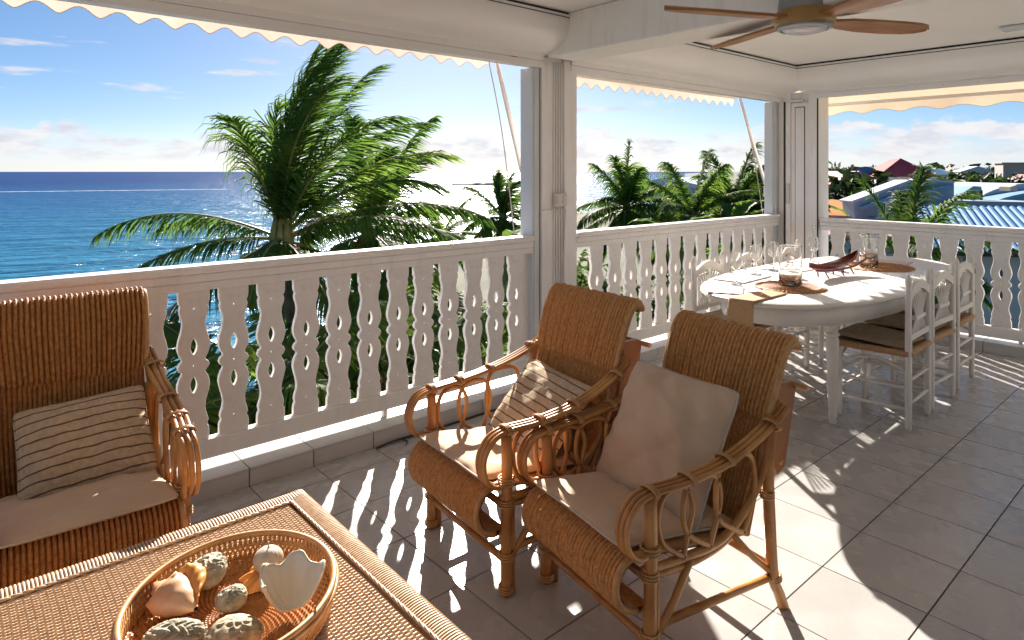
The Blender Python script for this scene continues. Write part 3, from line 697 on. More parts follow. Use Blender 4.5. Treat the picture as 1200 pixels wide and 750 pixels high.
lay(lump(.056, .044, .030, 4, 'pit', amp=.06).build('coral', CORALB, None, True), at_tray(.048, -.112), -.5, 'honeycombed beige coral beside the flat grey one', 'coral')
u_ = lay(lump(.036, .036, .030, 5, 'urchin', 30, 80, 0).build('sea_urchin', URCH, None, True), at_tray(.030, .135, .012), 0, 'round pale sea urchin resting on the yellow shell', 'sea urchin')
MB().tube([(0, 0, .052), (.001, .0, .074)], .002, 5).build('spine', CORALG, u_)
ys = MB(); P = []
for i in range(13):
    r = .075 * i / 12; P.append([(r * (1 + .16 * math.cos(11 * TAU * j / 66)) * math.cos(TAU * j / 66), r * .75 * (1 + .16 * math.cos(11 * TAU * j / 66)) * math.sin(TAU * j / 66), .022 * math.sin(math.pi * i / 12 * .9) + .003 * math.cos(11 * TAU * j / 66) * i / 12 + .002) for j in range(67)])
ys.grid(P)
lay(ys.build('scallop_shell', YSH, None, True), at_tray(.038, .132, -.004), .3, 'fluted yellow shell under the sea urchin', 'shell')
def conch():
    n, m = 60, 36
    def rad(t):
        if t < .44: return (.003 + .043 * (t / .44) ** 1.15) * (.88 + .12 * abs(math.sin(t * 22)))
        return .046 * (1 - ((t - .44) / .56) ** 1.5) + .005
    P = []
    for i in range(n + 1):
        t = i / n; x = -.088 + .172 * t; r = rad(t); row = []
        for j in range(m + 1):
            a = TAU * j / m; kn = 1 + .22 * max(0, math.cos(4 * a + .6)) ** 5 * math.exp(-((t - .43) / .05) ** 2) + .02 * math.sin(31 * t + 2 * a) * (t > .4)
            row.append((x, r * kn * math.cos(a), r * .82 * kn * math.sin(a) + .036))
        P.append(row)
    mb = MB().grid(P); lip = []
    for i in range(24):
        t = .40 + .56 * i / 23; x = -.088 + .172 * t; r = rad(t); w_ = .046 * math.sin(math.pi * (i / 23 * .86 + .07)) ** .8; a0 = R(52)
        lip.append([(x - .012 * k / 7, r * math.cos(a0) * .9 + w_ * k / 7, r * .82 * math.sin(a0) + .033 + .022 * math.sin(math.pi * .6 * k / 7) - .010 * (k / 7) ** 2 + .002 * math.sin(i * 1.3) * k / 7) for k in range(8)])
    return mb, MB().grid(lip)
c1, c2 = conch(); co = lay(c1.build('conch_shell', CONCH, None, True), at_tray(-.138, .004), HEAD - R(90) - .55, 'orange conch shell lying in the basket tray', 'shell')
lp = c2.build('flared_lip', YSH, co, True)
sm = lp.modifiers.new('thick', 'SOLIDIFY'); sm.thickness = .004
def clam():
    P = []
    for i in range(23):
        r = i / 22; row = []
        for j in range(49):
            a = math.pi * (-.12 + 1.24 * j / 48); w_ = 1 + .05 * math.cos(5 * a) * r ** 3
            row.append((.066 * r * w_ * math.cos(a), .072 * r * w_ * math.sin(a) - .03, .004 + .080 * r ** 2.3 * (1 + .13 * math.cos(5 * a + .6) * r ** 3) + .0018 * math.cos(13 * a) * r))
        P.append(row)
    return MB().grid(P)
co = lay(clam().build('clam_shell', CLAM, None, True), at_tray(.122, .018), HEAD - R(90) + .55, 'white fluted clam shell half, open side up', 'shell')
sm = co.modifiers.new('thick', 'SOLIDIFY'); sm.thickness = .005; co.rotation_euler[0] = .02; co.location.z += .012
# ------------------------------------------------------------------ dining table
DX, DY, DZ = 4.60, 1.88, .745
dt = empty('dining_table', (DX, DY, 0), 0, 'long white oval dining table set with mats and glassware', 'table')
def oval(a, b, n=96, p=2.35):
    return [(a * math.copysign(abs(math.cos(t)) ** (2 / p), math.cos(t)), b * math.copysign(abs(math.sin(t)) ** (2 / p), math.sin(t))) for t in [TAU * k / n for k in range(n)]]
tb = MB(); rings = [(1.30, .535, .718), (1.325, .56, .722), (1.335, .57, .734), (1.33, .565, .745), (1.315, .55, .75)]
P = [[(*q, z) for q in oval(a, b)] for a, b, z in rings]
tb.grid([r + [r[0]] for r in P]); tb.v += [(*q, .75) for q in oval(1.315, .55)]; n0 = len(tb.v) - 96; tb.f.append(tuple(range(n0, n0 + 96))); tb.v += [(*q, .718) for q in oval(1.30, .535)]; tb.f.append(tuple(range(n0 + 96, n0 + 192))[::-1])
tb.build('table_top', DW, dt, 'auto')
ap = MB(); ap.grid([[(*q, z) for q in oval(1.16, .44) + [oval(1.16, .44)[0]]] for z in (.60, .717)]); o = ap.build('apron', DW, dt, True); s_ = o.modifiers.new('thick', 'SOLIDIFY'); s_.thickness = .02
legp = [(0, 0), (.016, 0), (.02, .02), (.026, .05), (.02, .075), (.024, .09), (.027, .2), (.033, .42), (.035, .48), (.028, .50), (.038, .515), (.028, .53), (.033, .545), (.033, .56)]
for x in (-.74, .74):
    for y in (-.27, .33):
        l = MB().lathe(legp, 16).box((-.037, -.037, .56), (.037, .037, .7165), .004).build('leg', DW, dt, 'auto'); l.location = (x, y, 0)
# ------------------------------------------------------------------ wheat-sheaf dining chairs (front of chair is local +y)
def make_dchair():
    e = empty('dining_chair'); W, D = .185, .36
    for s_ in (-1, 1):
        x = s_ * W
        MB().lathe([(.013, 0), (.017, .02), (.0185, .25), (.0185, .47), (.017, .78), (.013, .80), (.017, .812), (.019, .828), (.015, .85), (.006, .872), (0, .876)], 12).build('back_post', DW, e, True, (x, 0, 0))
        MB().lathe([(.012, 0), (.017, .02), (.0185, .2), (.018, .40), (.014, .435), (0, .437)], 12).build('front_leg', DW, e, True, (x * 1.12, D, 0))
        for z in (.12, .24): MB().tube([(x, 0, z), (x * 1.12, D, z)], .0095, 8).build('stretcher', DW, e, True)
        MB().tube(catmull([(x * 1.0, .02, .335), (x * 1.06, .17, .385), (x * 1.12, D - .02, .345)], 5), .009, 8).build('seat_rail', DW, e, True)
    for y, z, k in ((D, .16, 1.12), (D, .27, 1.12), (0, .15, 1), (0, .28, 1)): MB().tube([(-W * k, y, z), (W * k, y, z)], .0095, 8).build('stretcher', DW, e, True)
    MB().tube(catmull([(-W * 1.1, D, .345), (0, D, .40), (W * 1.1, D, .345)], 6), .009, 8).build('front_apron', DW, e, True)
    sm_ = MB()   # rush seat in four woven triangles, slightly dished
    n = 14; P = []
    for i in range(n + 1):
        v = i / n; y = -.005 + (D + .03) * v; k = W * (1 + .12 * v) + .005
        P.append([(-k + 2 * k * j / n, y, .448 - .018 * math.sin(math.pi * v) * math.sin(math.pi * j / n) + .003 * ((i + j) % 2)) for j in range(n + 1)])
    B = [[(x, y, .412 if 0 < i < n and 0 < j < n else .425) for j, (x, y, z) in enumerate(r)] for i, r in enumerate(P)]
    sm_.grid(P); sm_.grid([r[::-1] for r in B])
    rim = [P[i][0] for i in range(n + 1)] + P[n][1:] + [P[i][n] for i in range(n - 1, -1, -1)] + P[0][::-1][1:]
    sm_.tube([(x, y, .432) for x, y, z in rim], .019, 8, False); sm_.build('rush_seat', RUSH, e, 'auto')
    cr = []
    for k in range(17):
        t = k / 16; x = -W + 2 * W * t; zt = .775 + .055 * math.sin(math.pi * t) ** 1.3; cr.append((x, zt, .725 + .055 * math.sin(math.pi * t) ** 1.3))
    c_ = MB(); c_.grid([[(x, -.011, zb), (x, -.011, zt), (x, .011, zt), (x, .011, zb), (x, -.011, zb)] for x, zt, zb in cr]); c_.build('crest_rail', DW, e, 'auto')
    MB().box((-W, -.010, .50), (W, .010, .535), .004).build('lower_rail', DW, e)
    MB().box((-.088, -.016, .605), (.088, .014, .630), .005).build('sheaf_band', DW, e)
    for k in range(9):
        u = (k - 4) / 4
        MB().tube(catmull([(u * .125, 0, .536), (u * .095, -.002, .57), (u * .062, -.003, .617), (u * .075, -.002, .66), (u * .145, 0, .755 - .02 * abs(u))], 3), .0052, 6).build('spindle', DW, e, True)
    return e
dc = make_dchair(); dplaces = [
    ((4.235, 1.285), 2, 'white sheaf-back dining chair nearest the rattan armchairs, cushion on its seat'),
    ((4.70, 1.295), -2, 'white sheaf-back dining chair between two others on the house side of the table'),
    ((5.27, 1.32), 1, 'white sheaf-back dining chair nearest the town railing on the house side'),
    ((4.02, 2.52), 182, 'white sheaf-back dining chair between the table and middle railing, nearest the table runner'),
    ((4.62, 2.56), 178, 'white sheaf-back dining chair behind the red canoe, against the middle railing'),
    ((5.24, 2.55), 181, 'white sheaf-back dining chair nearest the corner post')]
SEATC = mat('taupe_seat_pad', (.30, .225, .145), (.40, .31, .21), .9, 5, 4, stretch=(18, 1, 1), bump=.2, bscale=150)
dls = ['nearest the rattan armchairs', 'on the middle of three house-side chairs', 'nearest the town railing', 'nearest the table runner by the railing', 'behind the red canoe', 'nearest the corner post']
for i, ((x, y), rz, lab) in enumerate(dplaces):
    o = dc if i == 0 else copy_tree(dc); o.location = (x, y, 0); o.rotation_euler = (0, 0, R(rz)); tag(o, lab, 'chair', 'white dining chairs round the oval table')
    M_ = Matrix.Translation((x, y, 0)) @ Matrix.Rotation(R(rz), 4, 'Z')
    cushion('seat_pad', 'flat taupe striped seat pad on the dining chair ' + dls[i], 'cushion', M_ @ Matrix.Rotation(R(90), 4, 'Z'), .21, .452, -2.0 + (i % 2) * 1.5, .38, .40, .034, 8, SEATC, 60 + i, 'seat pads of the dining chairs', flat=True, wr=.003, pip=False, yaw=(-4, 3, 5, 0, 2, -3)[i])
# ------------------------------------------------------------------ things on the dining table
T = DZ + .001
rn = MB(); rp = [(-1.372, .60), (-1.362, .745), (-1.335, .7545), (-1.25, .7545), (-1.1, .7545), (-.98, .7545)]
P = []
for q in catmull([(x, 0, z) for x, z in rp], 6):
    P.append([(q.x + .006 * math.sin(k) * (q.z < .75), -.075 - .02 + .15 * k / 6, q.z + .001 * math.sin(9 * q.x + k)) for k in range(7)])
rn.grid(P); ro = rn.build('table_runner', RUNNER, None, True, (DX, DY - .03, .0)); s_ = ro.modifiers.new('thick', 'SOLIDIFY'); s_.thickness = .0022; s_.offset = 1
tag(ro, 'tan linen table runner hanging over the rounded table end', 'runner')
def cloth(name, x, y, w_, d_, rz, label, seed):
    rg = random.Random(seed); P = []
    for i in range(15):
        P.append([((-.5 + i / 14) * w_, (-.5 + j / 14) * d_, .0035 + .004 * abs(math.sin(i * .9 + seed) * math.sin(j * .7 + seed * 2)) ** 2) for j in range(15)])
    o = MB().grid(P).build(name, PINK, None, True, (x, y, DZ + .0035), (0, 0, R(rz))); s_ = o.modifiers.new('thick', 'SOLIDIFY'); s_.thickness = .0015; s_.offset = 1
    tag(o, label, 'napkin', 'pink cloths on the dining table')
cloth('napkin', 3.47, 2.06, .26, .20, 28, 'pale pink cloth lying at the rounded runner end of the table', 1)
cloth('napkin', 3.95, 2.22, .40, .22, 3, 'pale pink cloth spread before the railing-side dining chairs', 2)
cloth('napkin', 4.62, 2.20, .46, .26, -4, 'pale pink cloth behind the red canoe', 3)
cloth('napkin', 5.45, 1.92, .30, .40, 8, 'pale pink cloth at the table end near the town railing', 4)
def woven_mat(x, y, rx, ry, label, z=0):
    P = []; nr, na = 34, 150
    for i in range(nr + 1):
        r = .03 + .97 * i / nr
        P.append([(rx * r * math.cos(TAU * j / na) * (1 + .012 * math.sin(29 * TAU * j / na) * (i == nr)), ry * r * math.sin(TAU * j / na), .006 + .0022 * (1 if (i + j // 3) % 2 else -1) + .002 * math.sin(5 * r)) for j in range(na + 1)])
    mb = MB().grid(P); o = mb.build('placemat', MATW, None, False, (x, y, DZ + .005 + z)); s_ = o.modifiers.new('thick', 'SOLIDIFY'); s_.thickness = .005
    tag(o, label, 'placemat', 'round straw mats')
woven_mat(3.84, 1.85, .21, .20, 'round straw mat under the glass cylinder near the runner end', .002)
woven_mat(5.14, 1.83, .25, .24, 'round straw mat under the glass pitcher near the town end', .002)
def glass(prof, x, y, name, label, z=.016, th=.0018, n=28, cat='glass'):
    inner = [(max(0, r - th), zz) for r, zz in prof[1:]][::-1]
    inner = [(r, zz) for r, zz in inner if zz > prof[0][1] + .004] + [(0, prof[0][1] + .004)]
    o = MB().lathe([(0, prof[0][1])] + prof + inner, n).build(name, GLASS, None, True, (x, y, DZ + z)); return tag(o, label, cat, 'clear glassware on the dining table')
glass([(.062, 0), (.066, .01), (.066, .10), (.066, .235), (.067, .24)], 3.86, 1.86, 'glass_cylinder', 'wide clear glass cylinder on the straw mat near the runner')
glass([(.02, 0), (.045, .01), (.058, .045), (.055, .08), (.036, .10), (.018, .112), (.016, .125), (.019, .13)], 3.86, 1.86, 'glass_bottle', 'round clear glass bottle standing inside the glass cylinder', .026)
glass([(.055, 0), (.06, .01), (.058, .12), (.05, .19), (.062, .235), (.066, .24)], 5.02, 1.84, 'glass_pitcher', 'clear glass pitcher on the straw mat at the town end', cat='pitcher')
glass([(.04, 0), (.046, .01), (.05, .14), (.052, .20), (.053, .205)], 5.17, 1.88, 'glass_tumbler', 'tall clear tumbler beside the glass pitcher')
wine = [(.034, 0), (.034, .003), (.006, .008), (.004, .03), (.004, .085), (.02, .098), (.036, .125), (.038, .155), (.031, .195), (.031, .197)]
for (x, y, lab) in ((3.66, 2.10, 'clear wine glass at the rounded runner end of the table'), (4.12, 2.22, 'clear wine glass on the cloth nearest the runner'), (4.40, 2.24, 'clear wine glass between the red canoe and railing-side chairs'), (4.95, 2.20, 'clear wine glass on the railing side near the corner post')):
    glass(wine, x, y, 'wine_glass', lab, .012, .0016, 20)
glass([(.036, 0), (.036, .006), (.033, .05), (.012, .09), (.010, .20), (.013, .30), (.0135, .305)], 4.72, 2.10, 'glass_decanter', 'slender tall clear decanter behind the red canoe', .012, .0025, cat='decanter')
# red canoe
cn = empty('canoe_model', (4.52, 1.87, DZ + .001), R(-6), 'dark red wooden canoe model standing on little legs', 'model boat')
P = []
for i in range(25):
    t = -1 + i / 12; x = .30 * t; w_ = .052 * (1 - abs(t) ** 2.2) + .003; zk = .045 + .055 * abs(t) ** 2.6 + .018 * t; zt = .085 + .045 * abs(t) ** 2.4 + .02 * t
    P.append([(x, w_ * math.cos(a), zt - (zt - zk) * math.sin(a)) for a in [math.pi * k / 10 for k in range(11)]])
P2 = [[(x * .96, y * .86, z + .004) for x, y, z in r[::-1]] for r in P]
MB().grid(P).grid(P2).grid([[a[0], b[-1]] for a, b in zip(P, P2)]).grid([[b[0], a[-1]] for a, b in zip(P, P2)]).build('hull', REDW, cn, True)
MB().tube(catmull([(-.36, -.07, .075), (-.15, -.08, .062), (.1, -.08, .07), (.28, -.07, .105)], 5), [.004] + [.008] * 14 + [.004], 8).build('outrigger', REDW, cn, True)
for x in (-.12, .08): MB().tube([(x, -.08, .068), (x, .03, .082 + .02 * x)], .004, 6).build('cross_beam', REDW, cn)
for x in (-.17, .02, .15):
    for y in (-.03, .03): MB().tube(catmull([(x, y * .7, .055), (x + .012, y, .028), (x + .03, y * 1.2, .0)], 4), .0055, 6).build('leg', REDW, cn)
# folded bag-like cushion on the end chair side
cushion('small_cushion', 'small rust brown cushion on the railing-side chair nearest the corner post', 'cushion', Matrix.Translation((5.24, 2.36, 0)), 0, .55, 62, .34, .26, .08, 2.6, mat('rust_cloth', (.26, .075, .025), (.33, .11, .04), .9, 20), 91, None, yaw=90)
# ------------------------------------------------------------------ sea, land, far shore
GZ = -8.0
def seamat():
    m = bpy.data.materials.new('sea_water'); m.use_nodes = True; N, L = m.node_tree.nodes, m.node_tree.links; b = N['Principled BSDF']
    tc = N.new('ShaderNodeTexCoord'); sp = N.new('ShaderNodeSeparateXYZ'); L.new(tc.outputs['Object'], sp.inputs[0])
    # depth of water grows away from the shore line
    dm = N.new('ShaderNodeVectorMath'); dm.operation = 'DOT_PRODUCT'; dm.inputs[1].default_value = (-.42, .908, 0); L.new(tc.outputs['Object'], dm.inputs[0])
    n0 = N.new('ShaderNodeTexNoise'); n0.inputs['Scale'].default_value = .012; n0.inputs['Detail'].default_value = 5; L.new(tc.outputs['Object'], n0.inputs['Vector'])
    ad = N.new('ShaderNodeMath'); ad.operation = 'MULTIPLY_ADD'; ad.inputs[1].default_value = 120; L.new(n0.outputs[0], ad.inputs[0]); L.new(dm.outputs['Value'], ad.inputs[2])
    mr = N.new('ShaderNodeMapRange'); mr.inputs[1].default_value = 60; mr.inputs[2].default_value = 620; L.new(ad.outputs[0], mr.inputs[0])
    cr = N.new('ShaderNodeValToRGB'); e = cr.color_ramp.elements; e[0].color = (.012, .15, .25, 1); e[1].color = (.003, .036, .15, 1); e2 = e.new(.35); e2.color = (.006, .085, .21, 1); L.new(mr.outputs[0], cr.inputs[0]); L.new(cr.outputs[0], b.inputs['Base Color'])
    b.inputs['Roughness'].default_value = .6; b.inputs['Specular IOR Level'].default_value = 0
    gl = N.new('ShaderNodeBsdfGlossy'); gl.inputs['Roughness'].default_value = .24; ms = N.new('ShaderNodeMixShader'); ms.inputs[0].default_value = .17; L.new(b.outputs[0], ms.inputs[1]); L.new(gl.outputs[0], ms.inputs[2]); L.new(ms.outputs[0], N['Material Output'].inputs[0])
    mp = N.new('ShaderNodeMapping'); mp.inputs['Rotation'].default_value = (0, 0, R(25)); mp.inputs['Scale'].default_value = (1, 2.2, 1); L.new(tc.outputs['Object'], mp.inputs[0])
    prev = None
    for s_, st, di in ((.09, .75, 3.0), (.45, .8, .8), (2.3, .5, .16)):
        n = N.new('ShaderNodeTexNoise'); n.inputs['Scale'].default_value = s_; n.inputs['Detail'].default_value = 4; L.new(mp.outputs[0], n.inputs['Vector'])
        bp = N.new('ShaderNodeBump'); bp.inputs['Strength'].default_value = st; bp.inputs['Distance'].default_value = di; L.new(n.outputs[0], bp.inputs['Height'])
        if prev: L.new(prev.outputs[0], bp.inputs['Normal'])
        prev = bp
    L.new(prev.outputs[0], b.inputs['Normal']); L.new(prev.outputs[0], gl.inputs['Normal']); return m
se = MB(); se.v = [(-30000, -30000, GZ - .35), (30000, -30000, GZ - .35), (30000, 30000, GZ - .35), (-30000, 30000, GZ - .35)]; se.f = [(0, 1, 2, 3)]
tag(se.build('sea', seamat()), kind='structure')
LAND = mat('garden_ground', (.035, .05, .016), (.11, .10, .05), .95, .15, 6)
shore = [(-200, 6), (-40, 9), (-10, 13), (6, 24), (20, 40), (45, 60), (80, 85), (150, 122), (250, 175), (420, 270), (900, 560), (2500, 1500), (9000, 5200), (9000, -9000), (-200, -9000)]
ld = MB(); sh2 = [(q.x, q.y) for q in catmull([(x, y, 0) for x, y in shore[:13]], 5)] + shore[13:]
ld.prism(sh2[::-1], GZ - 1.5, GZ)
tag(ld.build('ground', LAND), kind='structure')
bw = MB(); rg = random.Random(8); P = []
for i in range(41):
    t = i / 40; cx, cy = 262 + (330 - 262) * t, 372 + (312 - 372) * t; hh = (1.9 + rg.uniform(-.5, .7)) * min(1, .25 + t * 3)
    P.append([(cx - 5, cy - 6, GZ - .6), (cx - 2 + rg.uniform(-.6, .6), cy - 2.5, GZ + hh * .8), (cx, cy, GZ + hh), (cx + 2, cy + 3, GZ + hh * .75), (cx + 5, cy + 6, GZ - .6)])
bw.grid(P); tag(bw.build('breakwater', mat('dark_rock', (.05, .05, .045), (.14, .13, .11), .9, .4, 4)), 'low dark rock breakwater reaching into the glittering sea', 'breakwater')
wk = MB(); P = []
for i in range(81):
    t = i / 80; x = 8 + (118 - 8) * t; y = 400 - 26 * t; w_ = 1.5 * (1 - .6 * t) * (1 + .4 * math.sin(i * 1.7) + .3 * math.sin(i * .6))
    P.append([(x, y - w_, GZ - .33), (x, y, GZ - .25), (x, y + w_, GZ - .33)])
wk.grid(P); tag(wk.build('boat_wake', mat('sea_foam', (.55, .62, .66), (.78, .8, .8), .7, .5, 5)), 'long white wake of foam across the blue sea', 'wake')
hl = MB(); P = []; rg = random.Random(4)
for i in range(121):
    t = i / 120; a = R(34) - R(64) * t; d = 1900
    hh = (10 + 14 * min(1, t * 2.2) + 6 * math.sin(t * 17) + 3 * math.sin(t * 41 + 1) + rg.uniform(-1, 1)) * min(1, t * 5 + .15)
    P.append([(d * math.cos(a) * k, d * math.sin(a) * k, GZ + z) for k, z in ((.72, -.5), (.85, hh * .55), (1, hh), (1.3, hh * 1.15), (1.6, -.5))])
hl.grid(P); tag(hl.build('hills', mat('far_hill_scrub', (.03, .045, .035), (.06, .075, .055), .95, .02, 7), None, True), kind='structure')

# ------------------------------------------------------------------ palms
RIGHT = Vector((math.sin(HEAD), -math.cos(HEAD), 0))
def frond(mb, ra, Lf, a0, az, droop, wind, seed, nl=80, ll=.62, hang=.9, wid=.029, wl=None):
    rg = random.Random(seed); N_ = 22; d = Vector((math.cos(a0) * math.cos(az), math.cos(a0) * math.sin(az), math.sin(a0))); p = Vector((0, 0, 0)); pts = [p.copy()]; ds = [d.copy()]
    for i in range(N_):
        s_ = i / N_; d = (d + Vector((0, 0, -droop * (.4 + 1.3 * s_) / N_)) + wind * ((.25 + s_) / N_)).normalized(); p = p + d * (Lf / N_); pts.append(p.copy()); ds.append(d.copy())
    ra.tube(pts, [.026 * (1 - .93 * i / N_) + .002 for i in range(N_ + 1)], 5)
    wl = wind if wl is None else wl
    for k in range(nl):
        s_ = .13 + .87 * (k + rg.random() * .6) / nl; f = s_ * N_; i = min(int(f), N_ - 1); t = f - i; o = pts[i].lerp(pts[i + 1], t); d = ds[i].lerp(ds[i + 1], t).normalized()
        side = d.cross(Vector((0, 0, 1))); side = side.normalized() if side.length > .05 else RIGHT; upv = side.cross(d).normalized()
        l = ll * (math.sin(math.pi * min(1, .12 + .80 * s_)) ** .6) * rg.uniform(.62, 1.18) * (1 if s_ < .96 else .8)
        for sg in (-1, 1):
            sw = .55 + .6 * s_ + rg.uniform(-.12, .12)
            q = (side * sg * math.cos(sw) + d * math.sin(sw) + upv * rg.uniform(.02, .30)).normalized(); c = o.copy(); seg = 4
            prev = None
            for j in range(seg + 1):
                w_ = wid * (1, .95, .75, .42, .04)[j] * rg.uniform(.9, 1.1)
                wv = d - q * d.dot(q); wv = wv.normalized() if wv.length > .05 else upv
                a_ = len(mb.v); mb.v += [tuple(c - wv * w_ / 2), tuple(c + wv * w_ / 2)]
                if prev is not None: mb.f.append((prev, prev + 1, a_ + 1, a_))
                prev = a_
                q = (q + Vector((0, 0, -hang * (.18 + .14 * j) * rg.uniform(.7, 1.2))) + wl * .30 * (j + .5) * rg.uniform(.7, 1.2)).normalized(); c = c + q * (l / seg)
def trunk(parent, base, top, r0, r1, bend=.3):
    mb = MB(); b = Vector(base); t = Vector(top); pts = []; rs = []
    for i in range(41):
        s_ = i / 40; p = b.lerp(t, s_) + RIGHT * bend * math.sin(math.pi * s_); pts.append(p); rs.append(r0 + (r1 - r0) * s_ + (.010 if i % 2 else 0) + (.08 * (1 - s_ * 8) if s_ < .125 else 0))
    mb.tube(pts, rs, 12); return mb.build('trunk', BARK, parent, True)
NOW = Vector((0, 0, 0))
def palm(loc, zc, specs, label, seed, m=PALM, r=.13, coco=True, base_shift=(0, 0), group='coconut palms beyond the railing', name='palm_tree', rach=RACHIS):
    e = empty(name, (loc[0], loc[1], GZ), 0, label, 'palm tree', group)
    trunk(e, (base_shift[0], base_shift[1], 0), (0, 0, zc - GZ - .12), r * 1.25, r * .8)
    for i, sp in enumerate(specs):
        mb, ra = MB(), MB(); sp = dict(sp); mm = sp.pop('m', m); frond(mb, ra, seed=seed * 100 + i, **sp)
        fo = mb.build('frond', mm, e, False, (0, 0, zc - GZ)); ra.build('midrib', rach, fo, True)
    cm = MB()
    rg = random.Random(seed)
    for k in range(9):
        a = rg.uniform(0, TAU); cm.tube([(.09 * math.cos(a), .09 * math.sin(a), -.25), (.13 * math.cos(a), .13 * math.sin(a), .02), (.10 * math.cos(a), .10 * math.sin(a), .35)], [.05, .06, .02], 6)
    cm.build('crown_shaft', RACHIS, e, True, (0, 0, zc - GZ))
    if coco:
        for k in range(4):
            a = rg.uniform(0, TAU); MB().lathe([(0, -.11), (.06, -.09), (.085, 0), (.06, .09), (0, .12)], 8).build('coconut', COCO, e, True, (.17 * math.cos(a), .17 * math.sin(a), zc - GZ - .18))
    return e
# azimuths below are measured from the picture's right-hand direction, counter-clockwise seen from above
def AZ(deg): return HEAD - R(90) + R(deg)
WINDV = RIGHT * 1.15 + Vector((0, 0, .05))
def F(L_, a0, az, dr, w=.0, **k): return dict(Lf=L_, a0=R(a0), az=AZ(az), droop=dr, wind=WINDV * w, **k)
big = [F(3.0, 86, 120, .15, .80, ll=.95, hang=.25), F(3.2, 82, 60, .25, .55, ll=.95, hang=.3), F(3.0, 86, 250, .2, .75, ll=.95, hang=.3), F(2.9, 76, 40, .45, .6, ll=.95, hang=.35), F(2.7, 84, 200, .25, .95, ll=.9, hang=.45),
       F(2.8, 62, 20, .9, .55, ll=.9), F(2.9, 58, 320, .9, .5, ll=.9), F(2.8, 68, 290, .7, .7, ll=.9, hang=.6), F(2.8, 50, 0, .9, .5, ll=.9, m=PALM2), F(2.7, 42, 340, 1.0, .45, ll=.85, m=PALM2),
       F(2.0, 82, 185, 1.3, .45, ll=.9, hang=1.3, nl=60), F(1.7, 76, 178, 1.9, .30, ll=.8, hang=1.4, m=DRY, nl=50), F(2.0, 72, 225, 1.5, .45, ll=.9, hang=1.4),
       F(2.75, 24, 182, .95, .0, ll=.62, hang=1.7), F(2.5, 18, 160, .7, .02, ll=.62, hang=1.5), F(2.3, 8, 215, .9, .02, ll=.6, hang=1.4),
       F(3.1, 26, 8, .85, .15, ll=.8, hang=1.4), F(2.9, 22, 335, .8, .1, ll=.75, hang=1.2), F(2.6, 14, 40, .8, .1, ll=.65, hang=1.2), F(2.5, 5, 280, .7, .05, ll=.65, hang=1.3), F(2.4, -10, 250, .6, .05, ll=.62, hang=1.3), F(2.4, -15, 310, .6, .05, ll=.62, hang=1.3), F(2.3, -25, 200, .5, .0, ll=.6, hang=1.3, m=DRY), F(2.3, -20, 20, .5, .0, ll=.6, hang=1.3)]
palm((3.74, 9.40), .46, big, 'tall wind-blown coconut palm standing alone before the open sea', 1, base_shift=(.6, .4))
def crown(n, L_, seed, w=.25, lo=-30, hi=80, ll=.6, hang=.9, nl=80, m2=PALM2):
    rg = random.Random(seed); out = []
    for i in range(n):
        t = i / (n - 1); a0 = hi - (hi - lo) * t ** .85 + rg.uniform(-6, 6)
        out.append(F(L_ * rg.uniform(.85, 1.1), a0, i * 137.5 + rg.uniform(-15, 15), .35 + .55 * math.cos(R(a0)) + rg.uniform(0, .3), w * rg.uniform(.5, 1.2), ll=ll, hang=hang * rg.uniform(.6, 1.2), nl=nl, wid=.05, **({'m': m2} if i % 3 == 0 else {})))
    return out
palm((6.0, 10.9), .30, crown(17, 2.4, 21, .5, -35, 78, .7), 'leaning bushy palm tucked behind the tall wind-blown palm', 2)
palm((16.9, 19.9), -.45, crown(16, 2.0, 22, .5, -35, 82, .8, 1.2), 'palm swept by wind before the breakwater beside the balcony post', 3)
palm((20.6, 16.6), -.05, crown(24, 2.45, 23, .08, -45, 84, .85, 1.4), 'upright palm with drooping crown before the glittering water', 4, coco=True)
palm((18.9, 12.4), -.15, crown(20, 2.2, 24, .15, -40, 80, .8, 1.3), 'left palm of the dense clump before the corner post', 5, PALM2)
palm((20.9, 12.0), .25, crown(20, 2.1, 25, .15, -40, 80, .8, 1.3), 'tallest palm of the dense clump before the corner post', 6)
palm((21.6, 11.0), .15, crown(18, 2.0, 26, .15, -40, 75, .8, 1.3), 'right palm of the dense clump before the corner post', 7, LEAF)
palm((21.0, 6.66), -1.15, crown(18, 2.7, 27, .1, -30, 80, .85), 'palm growing in front of the blue corrugated roof', 8)
palm((15.0, 21.5), -1.2, crown(14, 2.2, 28, .3, -30, 70, .6), 'low palm with wide fronds beneath the wind-swept one', 9, PALM2)
